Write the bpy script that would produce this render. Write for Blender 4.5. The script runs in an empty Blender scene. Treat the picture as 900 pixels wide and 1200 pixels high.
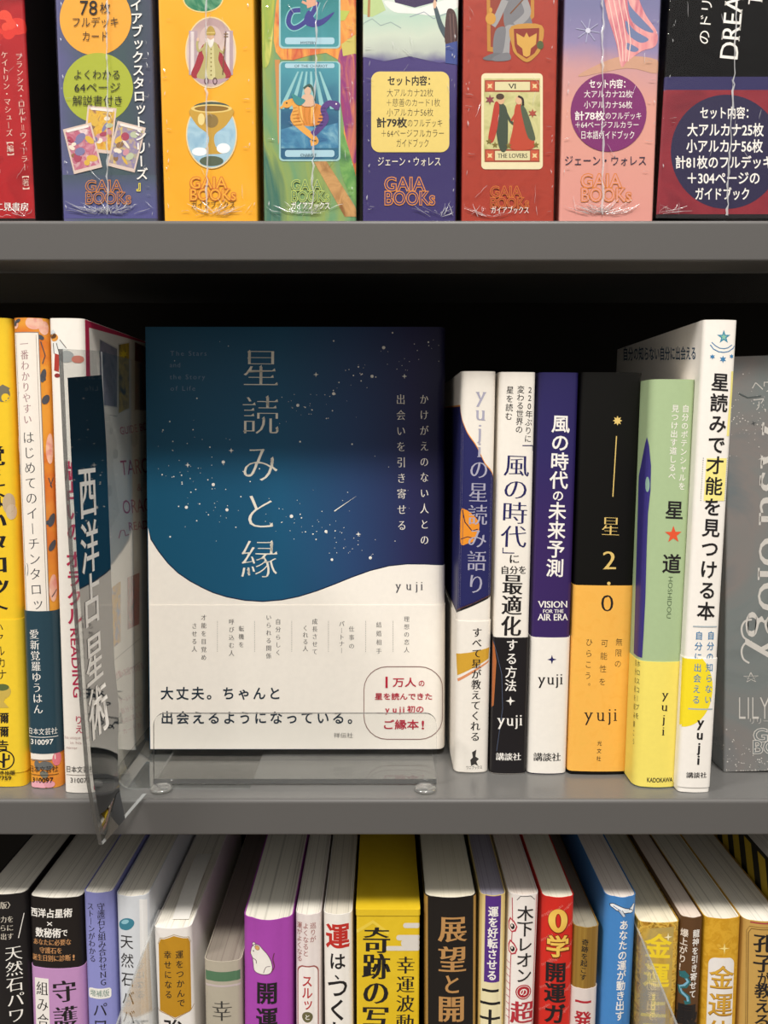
import bpy, math, random
from mathutils import Matrix, Vector
from mathutils.geometry import tessellate_polygon

# ------------------------------------------------------------------ camera, world, light, exposure
sc = bpy.context.scene
COL = sc.collection
FPX = 920.0                      # focal length in pixels of the 900x1200 frame
PITCH = math.radians(6.0)
CP, SP = math.cos(PITCH), math.sin(PITCH)
EYE = 1400.0                     # camera height above the floor in mm; scene points are in mm relative to the camera
cam_d = bpy.data.cameras.new('camera')
cam_d.sensor_fit = 'VERTICAL'
cam_d.sensor_height = 24.0
cam_d.lens = FPX / 1200.0 * 24.0
cam_d.clip_start = 0.01
cam = bpy.data.objects.new('camera', cam_d)
COL.objects.link(cam)
cam.location = (0, 0, EYE * .001)
cam.rotation_euler = (math.pi / 2 - PITCH, 0, 0)
sc.camera = cam

wd = bpy.data.worlds.new('store_ambient')
sc.world = wd
wd.use_nodes = True
wb = wd.node_tree.nodes['Background']
wb.inputs[0].default_value = (1.0, .975, .945, 1)
wb.inputs[1].default_value = 1.0
# the shop around: bright ceiling above, dimmer aisles at eye level, dark floor
_nt = wd.node_tree
_tc = _nt.nodes.new('ShaderNodeTexCoord')
_sx = _nt.nodes.new('ShaderNodeSeparateXYZ')
_cr = _nt.nodes.new('ShaderNodeValToRGB')
_mr = _nt.nodes.new('ShaderNodeMapRange')
_mr.inputs['From Min'].default_value = -1.0
_nt.links.new(_tc.outputs['Generated'], _sx.inputs[0])
_nt.links.new(_sx.outputs['Z'], _mr.inputs['Value'])
_nt.links.new(_mr.outputs['Result'], _cr.inputs[0])
_e = _cr.color_ramp.elements
_e[0].position, _e[0].color = .30, (.12, .11, .10, 1)
_e[1].position, _e[1].color = 1.0, (.98, .95, .91, 1)
for _p, _v in ((.50, .19), (.62, .46), (.80, .80)):
    _n = _e.new(_p)
    _n.color = (_v, _v * .97, _v * .93, 1)
_nt.links.new(_cr.outputs[0], wb.inputs[0])


def ceiling_lamp(name, loc, size, power, target=(0, .37, 1.3)):
    ld = bpy.data.lights.new(name, 'AREA')
    ld.shape = 'RECTANGLE'
    ld.size, ld.size_y = size
    ld.energy = power
    ld.color = (1.0, .96, .91)
    o = bpy.data.objects.new(name, ld)
    COL.objects.link(o)
    o.location = loc
    d = Vector(target) - Vector(loc)
    o.rotation_euler = d.to_track_quat('-Z', 'Y').to_euler()
    return o


ceiling_lamp('ceiling_lamp', (.25, -.64, 2.98), (.55, .20), 40)
ceiling_lamp('ceiling_lamp.001', (-1.5, -.50, 2.98), (.40, .22), 27.5)
vs = sc.view_settings
vs.view_transform = 'Standard'
vs.look = 'None'
vs.gamma = 1.0
vs.use_curve_mapping = False
vs.exposure = 0.0

# ------------------------------------------------------------------ helpers: materials
MATS = {}


def lin(h):
    h = h.lstrip('#')
    c = [int(h[i:i + 2], 16) / 255 for i in (0, 2, 4)]
    return tuple(x / 12.92 if x <= .04045 else ((x + .055) / 1.055) ** 2.4 for x in c) + (1,)


def new_mat(key):
    m = bpy.data.materials.new(key)
    m.use_nodes = True
    nt = m.node_tree
    return m, nt, nt.nodes['Principled BSDF']


def P(h, rough=.45, spec=.3, metal=0.0, var=.04):
    """printed paper or paint of one colour, with a faint procedural mottling"""
    key = 'ink_%s_%d_%d_%d' % (h, rough * 100, spec * 100, metal * 100)
    if key in MATS:
        return MATS[key]
    m, nt, bs = new_mat(key)
    c = lin(h)
    no = nt.nodes.new('ShaderNodeTexNoise')
    no.inputs['Scale'].default_value = 400
    tc = nt.nodes.new('ShaderNodeTexCoord')
    nt.links.new(tc.outputs['Object'], no.inputs['Vector'])
    mx = nt.nodes.new('ShaderNodeMix')
    mx.data_type = 'RGBA'
    mx.inputs[6].default_value = tuple(x * (1 - var) for x in c[:3]) + (1,)
    mx.inputs[7].default_value = tuple(min(1, x * (1 + var)) for x in c[:3]) + (1,)
    nt.links.new(no.outputs['Fac'], mx.inputs[0])
    nt.links.new(mx.outputs[2], bs.inputs['Base Color'])
    bs.inputs['Roughness'].default_value = rough
    bs.inputs['Specular IOR Level'].default_value = spec
    bs.inputs['Metallic'].default_value = metal
    MATS[key] = m
    return m


def ramp_mat(key, axis, stops, rough=.4, spec=.3, noise=0.0, nscale=60):
    """printed gradient along an object axis: stops = [(mm, hex)...]"""
    if key in MATS:
        return MATS[key]
    m, nt, bs = new_mat(key)
    tc = nt.nodes.new('ShaderNodeTexCoord')
    sx = nt.nodes.new('ShaderNodeSeparateXYZ')
    nt.links.new(tc.outputs['Object'], sx.inputs[0])
    mr = nt.nodes.new('ShaderNodeMapRange')
    lo, hi = stops[0][0], stops[-1][0]
    mr.inputs['From Min'].default_value = lo * .001
    mr.inputs['From Max'].default_value = hi * .001
    nt.links.new(sx.outputs[axis], mr.inputs['Value'])
    src = mr.outputs['Result']
    if noise:
        no = nt.nodes.new('ShaderNodeTexNoise')
        no.inputs['Scale'].default_value = nscale
        no.inputs['Detail'].default_value = 5
        nt.links.new(tc.outputs['Object'], no.inputs['Vector'])
        a = nt.nodes.new('ShaderNodeMath')
        a.operation = 'MULTIPLY_ADD'
        a.inputs[1].default_value = noise
        nt.links.new(no.outputs['Fac'], a.inputs[0])
        b = nt.nodes.new('ShaderNodeMath')
        b.operation = 'SUBTRACT'
        nt.links.new(src, b.inputs[0])
        b.inputs[1].default_value = noise * .5
        nt.links.new(b.outputs[0], a.inputs[2])
        src = a.outputs[0]
    cr = nt.nodes.new('ShaderNodeValToRGB')
    el = cr.color_ramp.elements
    el[0].position, el[0].color = 0, lin(stops[0][1])
    el[1].position, el[1].color = 1, lin(stops[-1][1])
    for s, h in stops[1:-1]:
        e = el.new((s - lo) / (hi - lo))
        e.color = lin(h)
    nt.links.new(src, cr.inputs[0])
    nt.links.new(cr.outputs[0], bs.inputs['Base Color'])
    bs.inputs['Roughness'].default_value = rough
    bs.inputs['Specular IOR Level'].default_value = spec
    MATS[key] = m
    return m


def paint_mat(key, cols, scale=40, rough=.4, stretch=(1, 1, 1), detail=4, metal=0.0, distort=1.0):
    """mottled painterly print: noise through a colour ramp"""
    if key in MATS:
        return MATS[key]
    m, nt, bs = new_mat(key)
    tc = nt.nodes.new('ShaderNodeTexCoord')
    mp = nt.nodes.new('ShaderNodeMapping')
    mp.inputs['Scale'].default_value = stretch
    nt.links.new(tc.outputs['Object'], mp.inputs[0])
    no = nt.nodes.new('ShaderNodeTexNoise')
    no.inputs['Scale'].default_value = scale
    no.inputs['Detail'].default_value = detail
    no.inputs['Distortion'].default_value = distort
    nt.links.new(mp.outputs[0], no.inputs['Vector'])
    cr = nt.nodes.new('ShaderNodeValToRGB')
    el = cr.color_ramp.elements
    n = len(cols)
    el[0].position, el[0].color = .28, lin(cols[0])
    el[1].position, el[1].color = .72, lin(cols[-1])
    for i in range(1, n - 1):
        e = el.new(.28 + .44 * i / (n - 1))
        e.color = lin(cols[i])
    nt.links.new(no.outputs['Fac'], cr.inputs[0])
    nt.links.new(cr.outputs[0], bs.inputs['Base Color'])
    bs.inputs['Roughness'].default_value = rough
    bs.inputs['Metallic'].default_value = metal
    bs.inputs['Specular IOR Level'].default_value = .3
    MATS[key] = m
    return m


def pages(h='ece4d4', dark='9d9484', dens=1.0):
    """edge of a block of paper: fine lines running back along the leaves"""
    key = 'pages_%s_%s_%d' % (h, dark, dens * 10)
    if key in MATS:
        return MATS[key]
    m, nt, bs = new_mat(key)
    tc = nt.nodes.new('ShaderNodeTexCoord')
    mp = nt.nodes.new('ShaderNodeMapping')
    mp.inputs['Scale'].default_value = (1500 * dens, 3, 3)
    nt.links.new(tc.outputs['Object'], mp.inputs[0])
    no = nt.nodes.new('ShaderNodeTexNoise')
    no.inputs['Scale'].default_value = 1.0
    no.inputs['Detail'].default_value = 4
    nt.links.new(mp.outputs[0], no.inputs['Vector'])
    cr = nt.nodes.new('ShaderNodeValToRGB')
    el = cr.color_ramp.elements
    el[0].position, el[0].color = .18, lin(dark)
    el[1].position, el[1].color = .46, lin(h)
    nt.links.new(no.outputs['Fac'], cr.inputs[0])
    nt.links.new(cr.outputs[0], bs.inputs['Base Color'])
    bu = nt.nodes.new('ShaderNodeBump')
    bu.inputs['Strength'].default_value = .25
    bu.inputs['Distance'].default_value = .0004
    nt.links.new(no.outputs['Fac'], bu.inputs['Height'])
    nt.links.new(bu.outputs[0], bs.inputs['Normal'])
    bs.inputs['Roughness'].default_value = .8
    bs.inputs['Specular IOR Level'].default_value = .1
    MATS[key] = m
    return m


def clear_mat(key, tint, f0, rough, haze=0.0, bump=0.0, bscale=120, hazecol=(.8, .8, .78, 1)):
    """clear plastic sheet: transparent with a mirror reflection that grows at grazing angles"""
    if key in MATS:
        return MATS[key]
    m = bpy.data.materials.new(key)
    m.use_nodes = True
    nt = m.node_tree
    nt.nodes.remove(nt.nodes['Principled BSDF'])
    out = nt.nodes['Material Output']
    tr = nt.nodes.new('ShaderNodeBsdfTransparent')
    tr.inputs[0].default_value = tint
    gl = nt.nodes.new('ShaderNodeBsdfGlossy')
    gl.inputs['Color'].default_value = (1, 1, 1, 1)
    gl.inputs['Roughness'].default_value = rough
    lw = nt.nodes.new('ShaderNodeLayerWeight')
    lw.inputs['Blend'].default_value = .5
    pw = nt.nodes.new('ShaderNodeMath')
    pw.operation = 'POWER'
    nt.links.new(lw.outputs['Facing'], pw.inputs[0])
    pw.inputs[1].default_value = 5
    ma = nt.nodes.new('ShaderNodeMath')
    ma.operation = 'MULTIPLY_ADD'
    nt.links.new(pw.outputs[0], ma.inputs[0])
    ma.inputs[1].default_value = 1 - f0
    ma.inputs[2].default_value = f0
    if bump:
        tc = nt.nodes.new('ShaderNodeTexCoord')
        no = nt.nodes.new('ShaderNodeTexNoise')
        no.inputs['Scale'].default_value = bscale
        no.inputs['Detail'].default_value = 3
        no.inputs['Distortion'].default_value = 1.5
        nt.links.new(tc.outputs['Object'], no.inputs['Vector'])
        bu = nt.nodes.new('ShaderNodeBump')
        bu.inputs['Strength'].default_value = bump
        bu.inputs['Distance'].default_value = .002
        nt.links.new(no.outputs['Fac'], bu.inputs['Height'])
        nt.links.new(bu.outputs[0], gl.inputs['Normal'])
    mx = nt.nodes.new('ShaderNodeMixShader')
    nt.links.new(ma.outputs[0], mx.inputs[0])
    nt.links.new(tr.outputs[0], mx.inputs[1])
    nt.links.new(gl.outputs[0], mx.inputs[2])
    last = mx
    if haze:
        df = nt.nodes.new('ShaderNodeBsdfDiffuse')
        df.inputs[0].default_value = hazecol
        m2 = nt.nodes.new('ShaderNodeMixShader')
        m2.inputs[0].default_value = haze
        nt.links.new(mx.outputs[0], m2.inputs[1])
        nt.links.new(df.outputs[0], m2.inputs[2])
        last = m2
    nt.links.new(last.outputs[0], out.inputs[0])
    MATS[key] = m
    return m


ACRYL = clear_mat('clear_acrylic', (.955, .965, .96, 1), .045, .01)
ACRYL_EDGE = clear_mat('acrylic_edge', (.62, .64, .63, 1), .25, .08, haze=.22)
WRAP = clear_mat('shrink_film', (.99, .99, .99, 1), .012, .06, bump=.4, bscale=90)
CREASE = clear_mat('film_crease', (.97, .97, .97, 1), .30, .16, haze=.30, hazecol=(.95, .95, .95, 1))  # pleats of film; the white haze paints in part of their shine
STAND = clear_mat('stand_acrylic', (.975, .98, .978, 1), .022, .01)
BEND = clear_mat('acrylic_bend', (.16, .16, .155, 1), .10, .05, haze=.08)

# ------------------------------------------------------------------ helpers: projection, mesh building


def ray(px, py):
    v = (600 - py) / FPX
    return Vector(((px - 450) / FPX, CP + v * SP, -SP + v * CP))


def on_d(px, py, d):
    r = ray(px, py)
    return r * (d / r.y)


def on_x(px, py, x):
    r = ray(px, py)
    return r * (x / r.x)


def on_z(px, py, z):
    r = ray(px, py)
    return r * (z / r.z)


class MB:
    def __init__(self):
        self.v, self.f, self.m, self.s, self.mats = [], [], [], [], []

    def add(self, verts, faces, mat, smooth=False):
        if mat not in self.mats:
            self.mats.append(mat)
        k = self.mats.index(mat)
        n = len(self.v)
        self.v += [tuple(c * .001 for c in p) for p in verts]
        for f in faces:
            self.f.append(tuple(i + n for i in f))
            self.m.append(k)
            self.s.append(smooth)

    def grid(self, rows, mat, smooth=True, flip=False):
        w = len(rows[0])
        vs_ = [p for r in rows for p in r]
        fs = []
        for i in range(len(rows) - 1):
            for j in range(w - 1):
                q = (i * w + j, i * w + j + 1, (i + 1) * w + j + 1, (i + 1) * w + j)
                fs.append(q[::-1] if flip else q)
        self.add(vs_, fs, mat, smooth)

    def prism(self, outline, z0, z1, mat, capmat=None, smooth=False):
        """outline = [(x, y)] counter-clockwise seen from above"""
        n = len(outline)
        lo = [(x, y, z0) for x, y in outline]
        hi = [(x, y, z1) for x, y in outline]
        self.add(lo + hi, [(i, (i + 1) % n, n + (i + 1) % n, n + i) for i in range(n)], mat, smooth)
        tri = tessellate_polygon([[Vector(p) for p in hi]])
        self.cap(hi, tri, capmat or mat, True)
        self.cap(lo, tri, capmat or mat, False)

    def cap(self, pts, tri, mat, up):
        fs = []
        for t in tri:
            a, b, c = (Vector(pts[i]) for i in t)
            ok = ((b - a).cross(c - a).z > 0) == up
            fs.append(tuple(t) if ok else tuple(t[::-1]))
        self.add(pts, fs, mat)

    def box(self, x0, x1, y0, y1, z0, z1, mat, edge=None):
        v = [(x, y, z) for z in (z0, z1) for y in (y0, y1) for x in (x0, x1)]
        fs = [(0, 2, 3, 1), (4, 5, 7, 6), (0, 1, 5, 4), (2, 6, 7, 3), (0, 4, 6, 2), (1, 3, 7, 5)]
        self.add(v, fs, mat)

    def build(self, name, parent=None):
        me = bpy.data.meshes.new(name)
        me.from_pydata(self.v, [], self.f)
        for mt in self.mats:
            me.materials.append(mt)
        me.polygons.foreach_set('material_index', self.m)
        me.polygons.foreach_set('use_smooth', self.s)
        me.update()
        o = bpy.data.objects.new(name, me)
        COL.objects.link(o)
        if parent is not None:
            o.parent = parent
        return o


def root_empty(name, label, cat, M, group=None):
    o = bpy.data.objects.new(name, None)
    COL.objects.link(o)
    loc = M.to_translation() + Vector((0, 0, EYE))
    o.matrix_world = Matrix.Translation(loc * .001) @ M.to_3x3().to_4x4()
    o.empty_display_size = .01
    o['label'], o['category'] = label, cat
    if group:
        o['group'] = group
    return o


# ------------------------------------------------------------------ helpers: lettering as geometry
_cu = bpy.data.curves.new('lettering', 'FONT')
_cu.fill_mode = 'FRONT'
_cu.resolution_u = 3
_to = bpy.data.objects.new('lettering', _cu)
GL, ADV = {}, {}
TURN = set('ー「」〉（）＝〜【】『』：')
SMALL = set('ゃゅょっぁぃぅぇぉャュョッァィゥェォ')


def _raw(ch):
    _cu.body = ch
    me = bpy.data.meshes.new_from_object(_to)
    vv = [(v.co.x, v.co.y) for v in me.vertices]
    ff = [tuple(p.vertices) for p in me.polygons]
    bpy.data.meshes.remove(me)
    return vv, ff


def advance(ch):
    if ch in ADV:
        return ADV[ch]
    if ord(ch) > 0x2000:
        a = 1.0
    elif ch == ' ':
        a = .3
    else:
        v1, _ = _raw(ch)
        v2, _ = _raw(ch + ch)
        a = max(p[0] for p in v2) - max(p[0] for p in v1)
    ADV[ch] = a
    return a


def glyph(ch, a, b, serif=0):
    """outline grown by a across and b upwards (em): strokes get heavier or finer; serif adds slab feet to stems"""
    key = (ch, a, b, serif)
    if key in GL:
        return GL[key]
    if ch == ' ':
        GL[key] = ([], [])
        return GL[key]
    vv, ff = _raw(ch)
    feet, tips = [], []
    if a or b or serif:
        edges = {}
        for f in ff:
            for i in range(len(f)):
                e = (f[i], f[(i + 1) % len(f)])
                if (e[1], e[0]) in edges:
                    del edges[(e[1], e[0])]
                else:
                    edges[e] = 1
        nn = {}
        if serif and ord(ch) < 0x250:
            for p, q in edges:
                (x0, y0), (x1, y1) = vv[p], vv[q]
                if abs(y0 - y1) < .012 and .05 < abs(x1 - x0) < .2:
                    for yy, g in ((0, 1), (.449, -1), (.682, -1)):
                        if abs(y0 - yy) < .02:
                            xa, xb = min(x0, x1), max(x0, x1)
                            e = serif if yy != .449 else serif * .7
                            feet.append((xa - e, xb + (e if yy != .449 or ch in 'yv' else 0), y0, y0 + g * .034))
        for p, q in edges:
            dx, dy = vv[q][0] - vv[p][0], vv[q][1] - vv[p][1]
            l = math.hypot(dx, dy) or 1
            for k in (p, q):
                nn.setdefault(k, []).append((dy / l, -dx / l))
        out = []
        for i, (x, y) in enumerate(vv):
            ns = nn.get(i)
            if ns:
                sx, sy = sum(n[0] for n in ns), sum(n[1] for n in ns)
                l = math.hypot(sx, sy)
                if l > .2 and len(ns) == 2:
                    c = max(.55, l / 2)
                    sx, sy = sx / l / c, sy / l / c
                    x, y = x + a * sx, y + b * sy
            out.append((x, y))
        if serif and ord(ch) > 0x3000:
            for p, q in edges:
                (x0, y0), (x1, y1) = out[p], out[q]
                if abs(vv[p][0] - vv[q][0]) < .012 and .04 < vv[q][1] - vv[p][1] < .11:
                    x, lo, hi = max(x0, x1), min(y0, y1), max(y0, y1)
                    tips.append(((x, lo), (x - .02, hi + .05), (x - .085, hi)))
        vv = out
        for tri in tips:
            k = len(vv)
            vv += list(tri)
            ff.append((k, k + 1, k + 2))
        for xa, xb, ya, yb in feet:
            k = len(vv)
            lo, hi = min(ya, yb), max(ya, yb)
            vv += [(xa, lo), (xb, lo), (xb, hi), (xa, hi)]
            ff.append((k, k + 1, k + 2, k + 3))
    GL[key] = (vv, ff)
    return GL[key]


REG, BOLD, HEAVY = (0, 0), (.017, .017), (.028, .024)
MIN, MINB, LIGHT = (.011, -.013, .055), (.024, -.004, .055), (-.010, -.010)


class Prof:
    """plan outline of a spine: gently bulging back, rounded joints, straight covers"""

    def __init__(s, t, r, b, depth, yaw=0):
        s.t, s.r, s.b, s.depth = t, r, b, depth
        s.a = t / 2 - r
        s.q = math.pi * r / 2
        s.umax = s.a + s.q + depth - r

    def at(s, u):
        g = 1 if u >= 0 else -1
        v = abs(u)
        if v <= s.a:
            k = u / s.a if s.a else 0
            n = Vector((2 * s.b * k / max(s.a, .1), -1, 0)).normalized()
            return Vector((u, -s.b * (1 - k * k), 0)), n
        if v <= s.a + s.q:
            th = (v - s.a) / s.r
            return Vector((g * (s.a + s.r * math.sin(th)), s.r * (1 - math.cos(th)), 0)), Vector((g * math.sin(th), -math.cos(th), 0))
        return Vector((g * s.t / 2, s.r + v - s.a - s.q, 0)), Vector((g, 0, 0))

    def samples(s):
        fl = [s.a * i / 5 for i in range(6)]
        ar = [s.a + s.q * i / 5 for i in range(1, 6)]
        pos = fl + ar + [s.umax]
        return [-u for u in pos[:0:-1]] + pos


def clip(ps, c, g):
    """part of a convex outline with g * (u - c) >= 0"""
    out = []
    for i, p in enumerate(ps):
        q = ps[(i + 1) % len(ps)]
        a, b = g * (p[0] - c), g * (q[0] - c)
        if a >= 0:
            out.append(p)
        if (a > 0 and b < 0) or (a < 0 and b > 0):
            k = a / (a - b)
            out.append((c, p[1] + (q[1] - p[1]) * k))
    return out


def catmull(pts, closed, n):
    m = len(pts)
    out = []
    for i in range(m if closed else m - 1):
        if closed:
            a, b, c, d = (pts[(i + k) % m] for k in (-1, 0, 1, 2))
        else:
            a, b, c, d = (pts[max(0, min(m - 1, i + k))] for k in (-1, 0, 1, 2))
        for j in range(n):
            t = j / n
            out.append(tuple(.5 * (2 * q + (r - p) * t + (2 * p - 5 * q + 4 * r - u) * t * t + (3 * q - p - 3 * r + u) * t ** 3)
                             for p, q, r, u in zip(a, b, c, d)))
    if not closed:
        out.append(pts[-1])
    return out


class Face:
    """one flat side of a thing; pixel positions of its print are taken to the real surface"""

    def __init__(s, th, kind, part, base=.05):
        s.th, s.kind, s.part, s.lift = th, kind, part, base

    def nxt(s):
        s.lift += .005
        return s.lift

    def uw(s, px, py):
        r = s.th.Mi3 @ ray(px, py)
        o = s.th.O
        p = s.th.prof
        if s.kind == 'S':
            k = (-p.b * .6 - o.y) / r.y
            q = o + r * k
            return q.x, q.z
        g = 1 if s.kind == 'R' else -1
        k = (g * p.t / 2 - o.x) / r.x
        q = o + r * k
        return g * (p.a + p.q + q.y - p.r), q.z

    def pt(s, u, w, lift):
        q, n = s.th.prof.at(u)
        q = q + n * lift
        return (q.x, q.y, w)

    def tris(s, pxs, tris, mat, lift=None):
        lift = lift or s.nxt()
        um, hm = s.th.prof.umax - .3, s.th.H - .15
        uv = [(max(-um, min(um, u)), max(.15, min(hm, w))) for u, w in (s.uw(x, y) for x, y in pxs)]
        cuts = s.th.prof.samples()[1:-1]
        verts, faces, seen = [], [], {}

        def vid(p):
            k = (round(p[0], 4), round(p[1], 4))
            if k not in seen:
                seen[k] = len(verts)
                verts.append(s.pt(p[0], p[1], lift))
            return seen[k]
        for f in tris:
            ps = [uv[i] for i in f]
            lo, hi = min(p[0] for p in ps), max(p[0] for p in ps)
            mid = [c for c in cuts if lo + 1e-4 < c < hi - 1e-4]
            if not mid:
                pieces = [ps]
            else:
                pieces = []
                for a, b in zip([lo - 1] + mid, mid + [hi + 1]):
                    q = clip(clip(ps, a, 1), b, -1)
                    if len(q) > 2:
                        pieces.append(q)
            for q in pieces:
                ids = []
                for p in q:
                    i = vid(p)
                    if not ids or (ids[-1] != i and ids[0] != i):
                        ids.append(i)
                if len(ids) > 2:
                    faces.append(tuple(ids))
        s.part.add(verts, faces, mat)

    def poly(s, pts, mat, lift=None):
        tri = tessellate_polygon([[Vector((x, -y, 0)) for x, y in pts]])
        fs = []
        for t in tri:
            (x0, y0), (x1, y1), (x2, y2) = (pts[i] for i in t)
            cr = (x1 - x0) * (-y2 + y0) - (-y1 + y0) * (x2 - x0)
            fs.append(tuple(t) if cr > 0 else tuple(t[::-1]))
        s.tris(pts, fs, mat, lift)

    def ell(s, cx, cy, rx, ry, mat, rot=0, n=28, a0=0, a1=360):
        c, sn = math.cos(math.radians(rot)), math.sin(math.radians(rot))
        pts = []
        m = n if a1 - a0 >= 360 else n + 1
        for i in range(m):
            t = math.radians(a0 + (a1 - a0) * i / n)
            x, y = rx * math.cos(t), -ry * math.sin(t)
            pts.append((cx + x * c - y * sn, cy + x * sn + y * c))
        s.poly(pts, mat)

    def ring(s, cx, cy, rx, ry, w, mat, n=32):
        s.line([(cx + rx * math.cos(2 * math.pi * i / n), cy + ry * math.sin(2 * math.pi * i / n)) for i in range(n + 1)], w, mat)

    def rpts(s, x0, y0, x1, y1, r):
        pts = []
        for cx, cy, a in ((x1 - r, y0 + r, 0), (x0 + r, y0 + r, 90), (x0 + r, y1 - r, 180), (x1 - r, y1 - r, 270)):
            seq = range(0, 91, 15)
            for k in seq:
                t = math.radians(a + k)
                pts.append((cx + r * math.cos(t), cy - r * math.sin(t)))
        return pts

    def rr(s, x0, y0, x1, y1, r, mat, sk=0.0):
        """rounded panel; sk moves the bottom edge sideways (a leaning column)"""
        s.poly([(x + sk * (y - y0) / (y1 - y0), y) for x, y in s.rpts(x0, y0, x1, y1, r)], mat)

    def blob(s, pts, mat, n=4):
        s.poly(catmull(pts, True, n), mat)

    def curve(s, pts, w, mat, n=5):
        s.line(catmull(pts, False, n), w, mat)

    def star(s, cx, cy, ro, ri, n, mat, rot=90):
        pts = []
        for i in range(2 * n):
            t = math.radians(rot + 180 * i / n)
            r = ro if i % 2 == 0 else ri
            pts.append((cx + r * math.cos(t), cy - r * math.sin(t)))
        s.poly(pts, mat)

    def line(s, pts, w, mat):
        lift = s.nxt()
        L, R = [], []
        for i, (x, y) in enumerate(pts):
            x0, y0 = pts[max(0, i - 1)]
            x1, y1 = pts[min(len(pts) - 1, i + 1)]
            l = math.hypot(x1 - x0, y1 - y0) or 1
            nx, ny = -(y1 - y0) / l * w / 2, (x1 - x0) / l * w / 2
            L.append((x + nx, y + ny))
            R.append((x - nx, y - ny))
        n = len(pts)
        fs = []
        for i in range(n - 1):
            fs.append((i, i + 1, n + i + 1, n + i))
        s.tris(L + R, fs, mat, lift)

    def dots(s, pts, mat, lift=None):
        lift = s.nxt()
        vv, ff = [], []
        for x, y, r in pts:
            k = len(vv)
            vv += [(x + r * math.cos(i * math.pi / 4), y - r * math.sin(i * math.pi / 4)) for i in range(8)]
            ff.append(tuple(range(k, k + 8)))
        s.tris(vv, ff, mat, lift)

    # -- lettering
    def put(s, buf, ch, cx, cy, w, h, rot, wt, turn=0):
        vv, ff = glyph(ch, *wt)
        c, sn = math.cos(rot), math.sin(rot)
        adv = advance(ch)
        k = len(buf[0])
        for gx, gy in vv:
            x, y = gx - adv / 2, gy - .36
            if turn:
                x, y = y, -x
                if ch == 'ー':
                    x = -x * .9
            X, Y = x * w, -y * h
            buf[0].append((cx + X * c - Y * sn, cy + X * sn + Y * c))
        fl = turn and ch == 'ー'
        buf[1].extend(tuple(i + k for i in (f[::-1] if fl else f)) for f in ff)

    def vt(s, text, x0, y0, x1, y1, mat, w=None, h=None, wt=REG):
        """vertical column, centre line from (x0, y0) at its top to (x1, y1) at its foot"""
        n = len(text)
        p = math.hypot(x1 - x0, y1 - y0) / n
        h = h or p * .98
        w = w or h
        rot = math.atan2(-(x1 - x0), y1 - y0)
        buf = ([], [])
        for i, ch in enumerate(text):
            f = (i + .5) / n
            cx, cy = x0 + (x1 - x0) * f, y0 + (y1 - y0) * f
            if ch in SMALL:
                cx, cy = cx + w * .08, cy - h * .08
            if ch in '。、':
                cx, cy = cx + w * .55, cy - h * .55
            s.put(buf, ch, cx, cy, w, h, rot, wt, 1 if ch in TURN else 0)
        s.tris(buf[0], buf[1], mat)

    def ht(s, text, x0, x1, y, h, mat, wt=REG, slope=0.0, k=None):
        """horizontal line from x0 to x1, centred on y, type size h"""
        tot = sum(advance(c) for c in text)
        w = (x1 - x0) / tot
        x = x0
        buf = ([], [])
        for ch in text:
            a = advance(ch) * w
            s.put(buf, ch, x + a / 2, y + slope * (x + a / 2 - x0), w if k is None else k, h, math.atan(slope), wt)
            x += a
        s.tris(buf[0], buf[1], mat, None)

    def rt(s, text, x0, y0, x1, y1, h, mat, wt=REG, up=False):
        """line turned on its side from (x0, y0) to (x1, y1)"""
        tot = sum(advance(c) for c in text)
        L = math.hypot(x1 - x0, y1 - y0)
        w = L / tot
        rot = math.atan2(y1 - y0, x1 - x0)
        t = 0
        buf = ([], [])
        for ch in text:
            a = advance(ch) * w
            f = (t + a / 2) / L
            s.put(buf, ch, x0 + (x1 - x0) * f, y0 + (y1 - y0) * f, w, h, rot, wt)
            t += a
        s.tris(buf[0], buf[1], mat)

    def outlined(s, text, x0, x1, y, h, ink, ground, g=.03, wt=REG):
        g *= 1.25
        s.ht(text, x0, x1, y, h, ink, (wt[0] + g, wt[1] + g))
        s.ht(text, x0, x1, y, h, ground, (wt[0] - g * .12, wt[1] - g * .12))


# ------------------------------------------------------------------ builders: book, deck box
Z_TOP, Z_MID, Z_LOW = 83.7, -160.0, -404.0


class Thing:
    pass


def make_thing(name, label, cat, M, prof, H, group):
    th = Thing()
    th.M = M
    Mi = M.inverted()
    th.Mi3 = Mi.to_3x3()
    th.O = Mi.to_translation()
    th.prof, th.H = prof, H
    th.root = root_empty(name, label, cat, M, group)
    return th


def frame_from(tl, tr, ty, bl, br, by, d, zfoot):
    """root frame of an upright book from the four corners of its back, standing at distance d"""
    TL, TR, BL, BR = on_d(tl, ty, d), on_d(tr, ty, d), on_d(bl, by, d), on_d(br, by, d)
    T, B = (TL + TR) / 2, (BL + BR) / 2
    ax = (T - B)
    lean = math.atan2(ax.x, ax.z)
    t = ((TR - TL).length + (BR - BL).length) / 2 * math.cos(lean)
    k = (zfoot - B.z) / ax.z
    foot = B + ax * k
    H = (T - foot).length
    foot.z += abs(math.sin(lean)) * t / 2 + .12
    M = Matrix.Translation(foot) @ Matrix.Rotation(lean, 4, 'Y')
    return M, t, H


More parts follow.
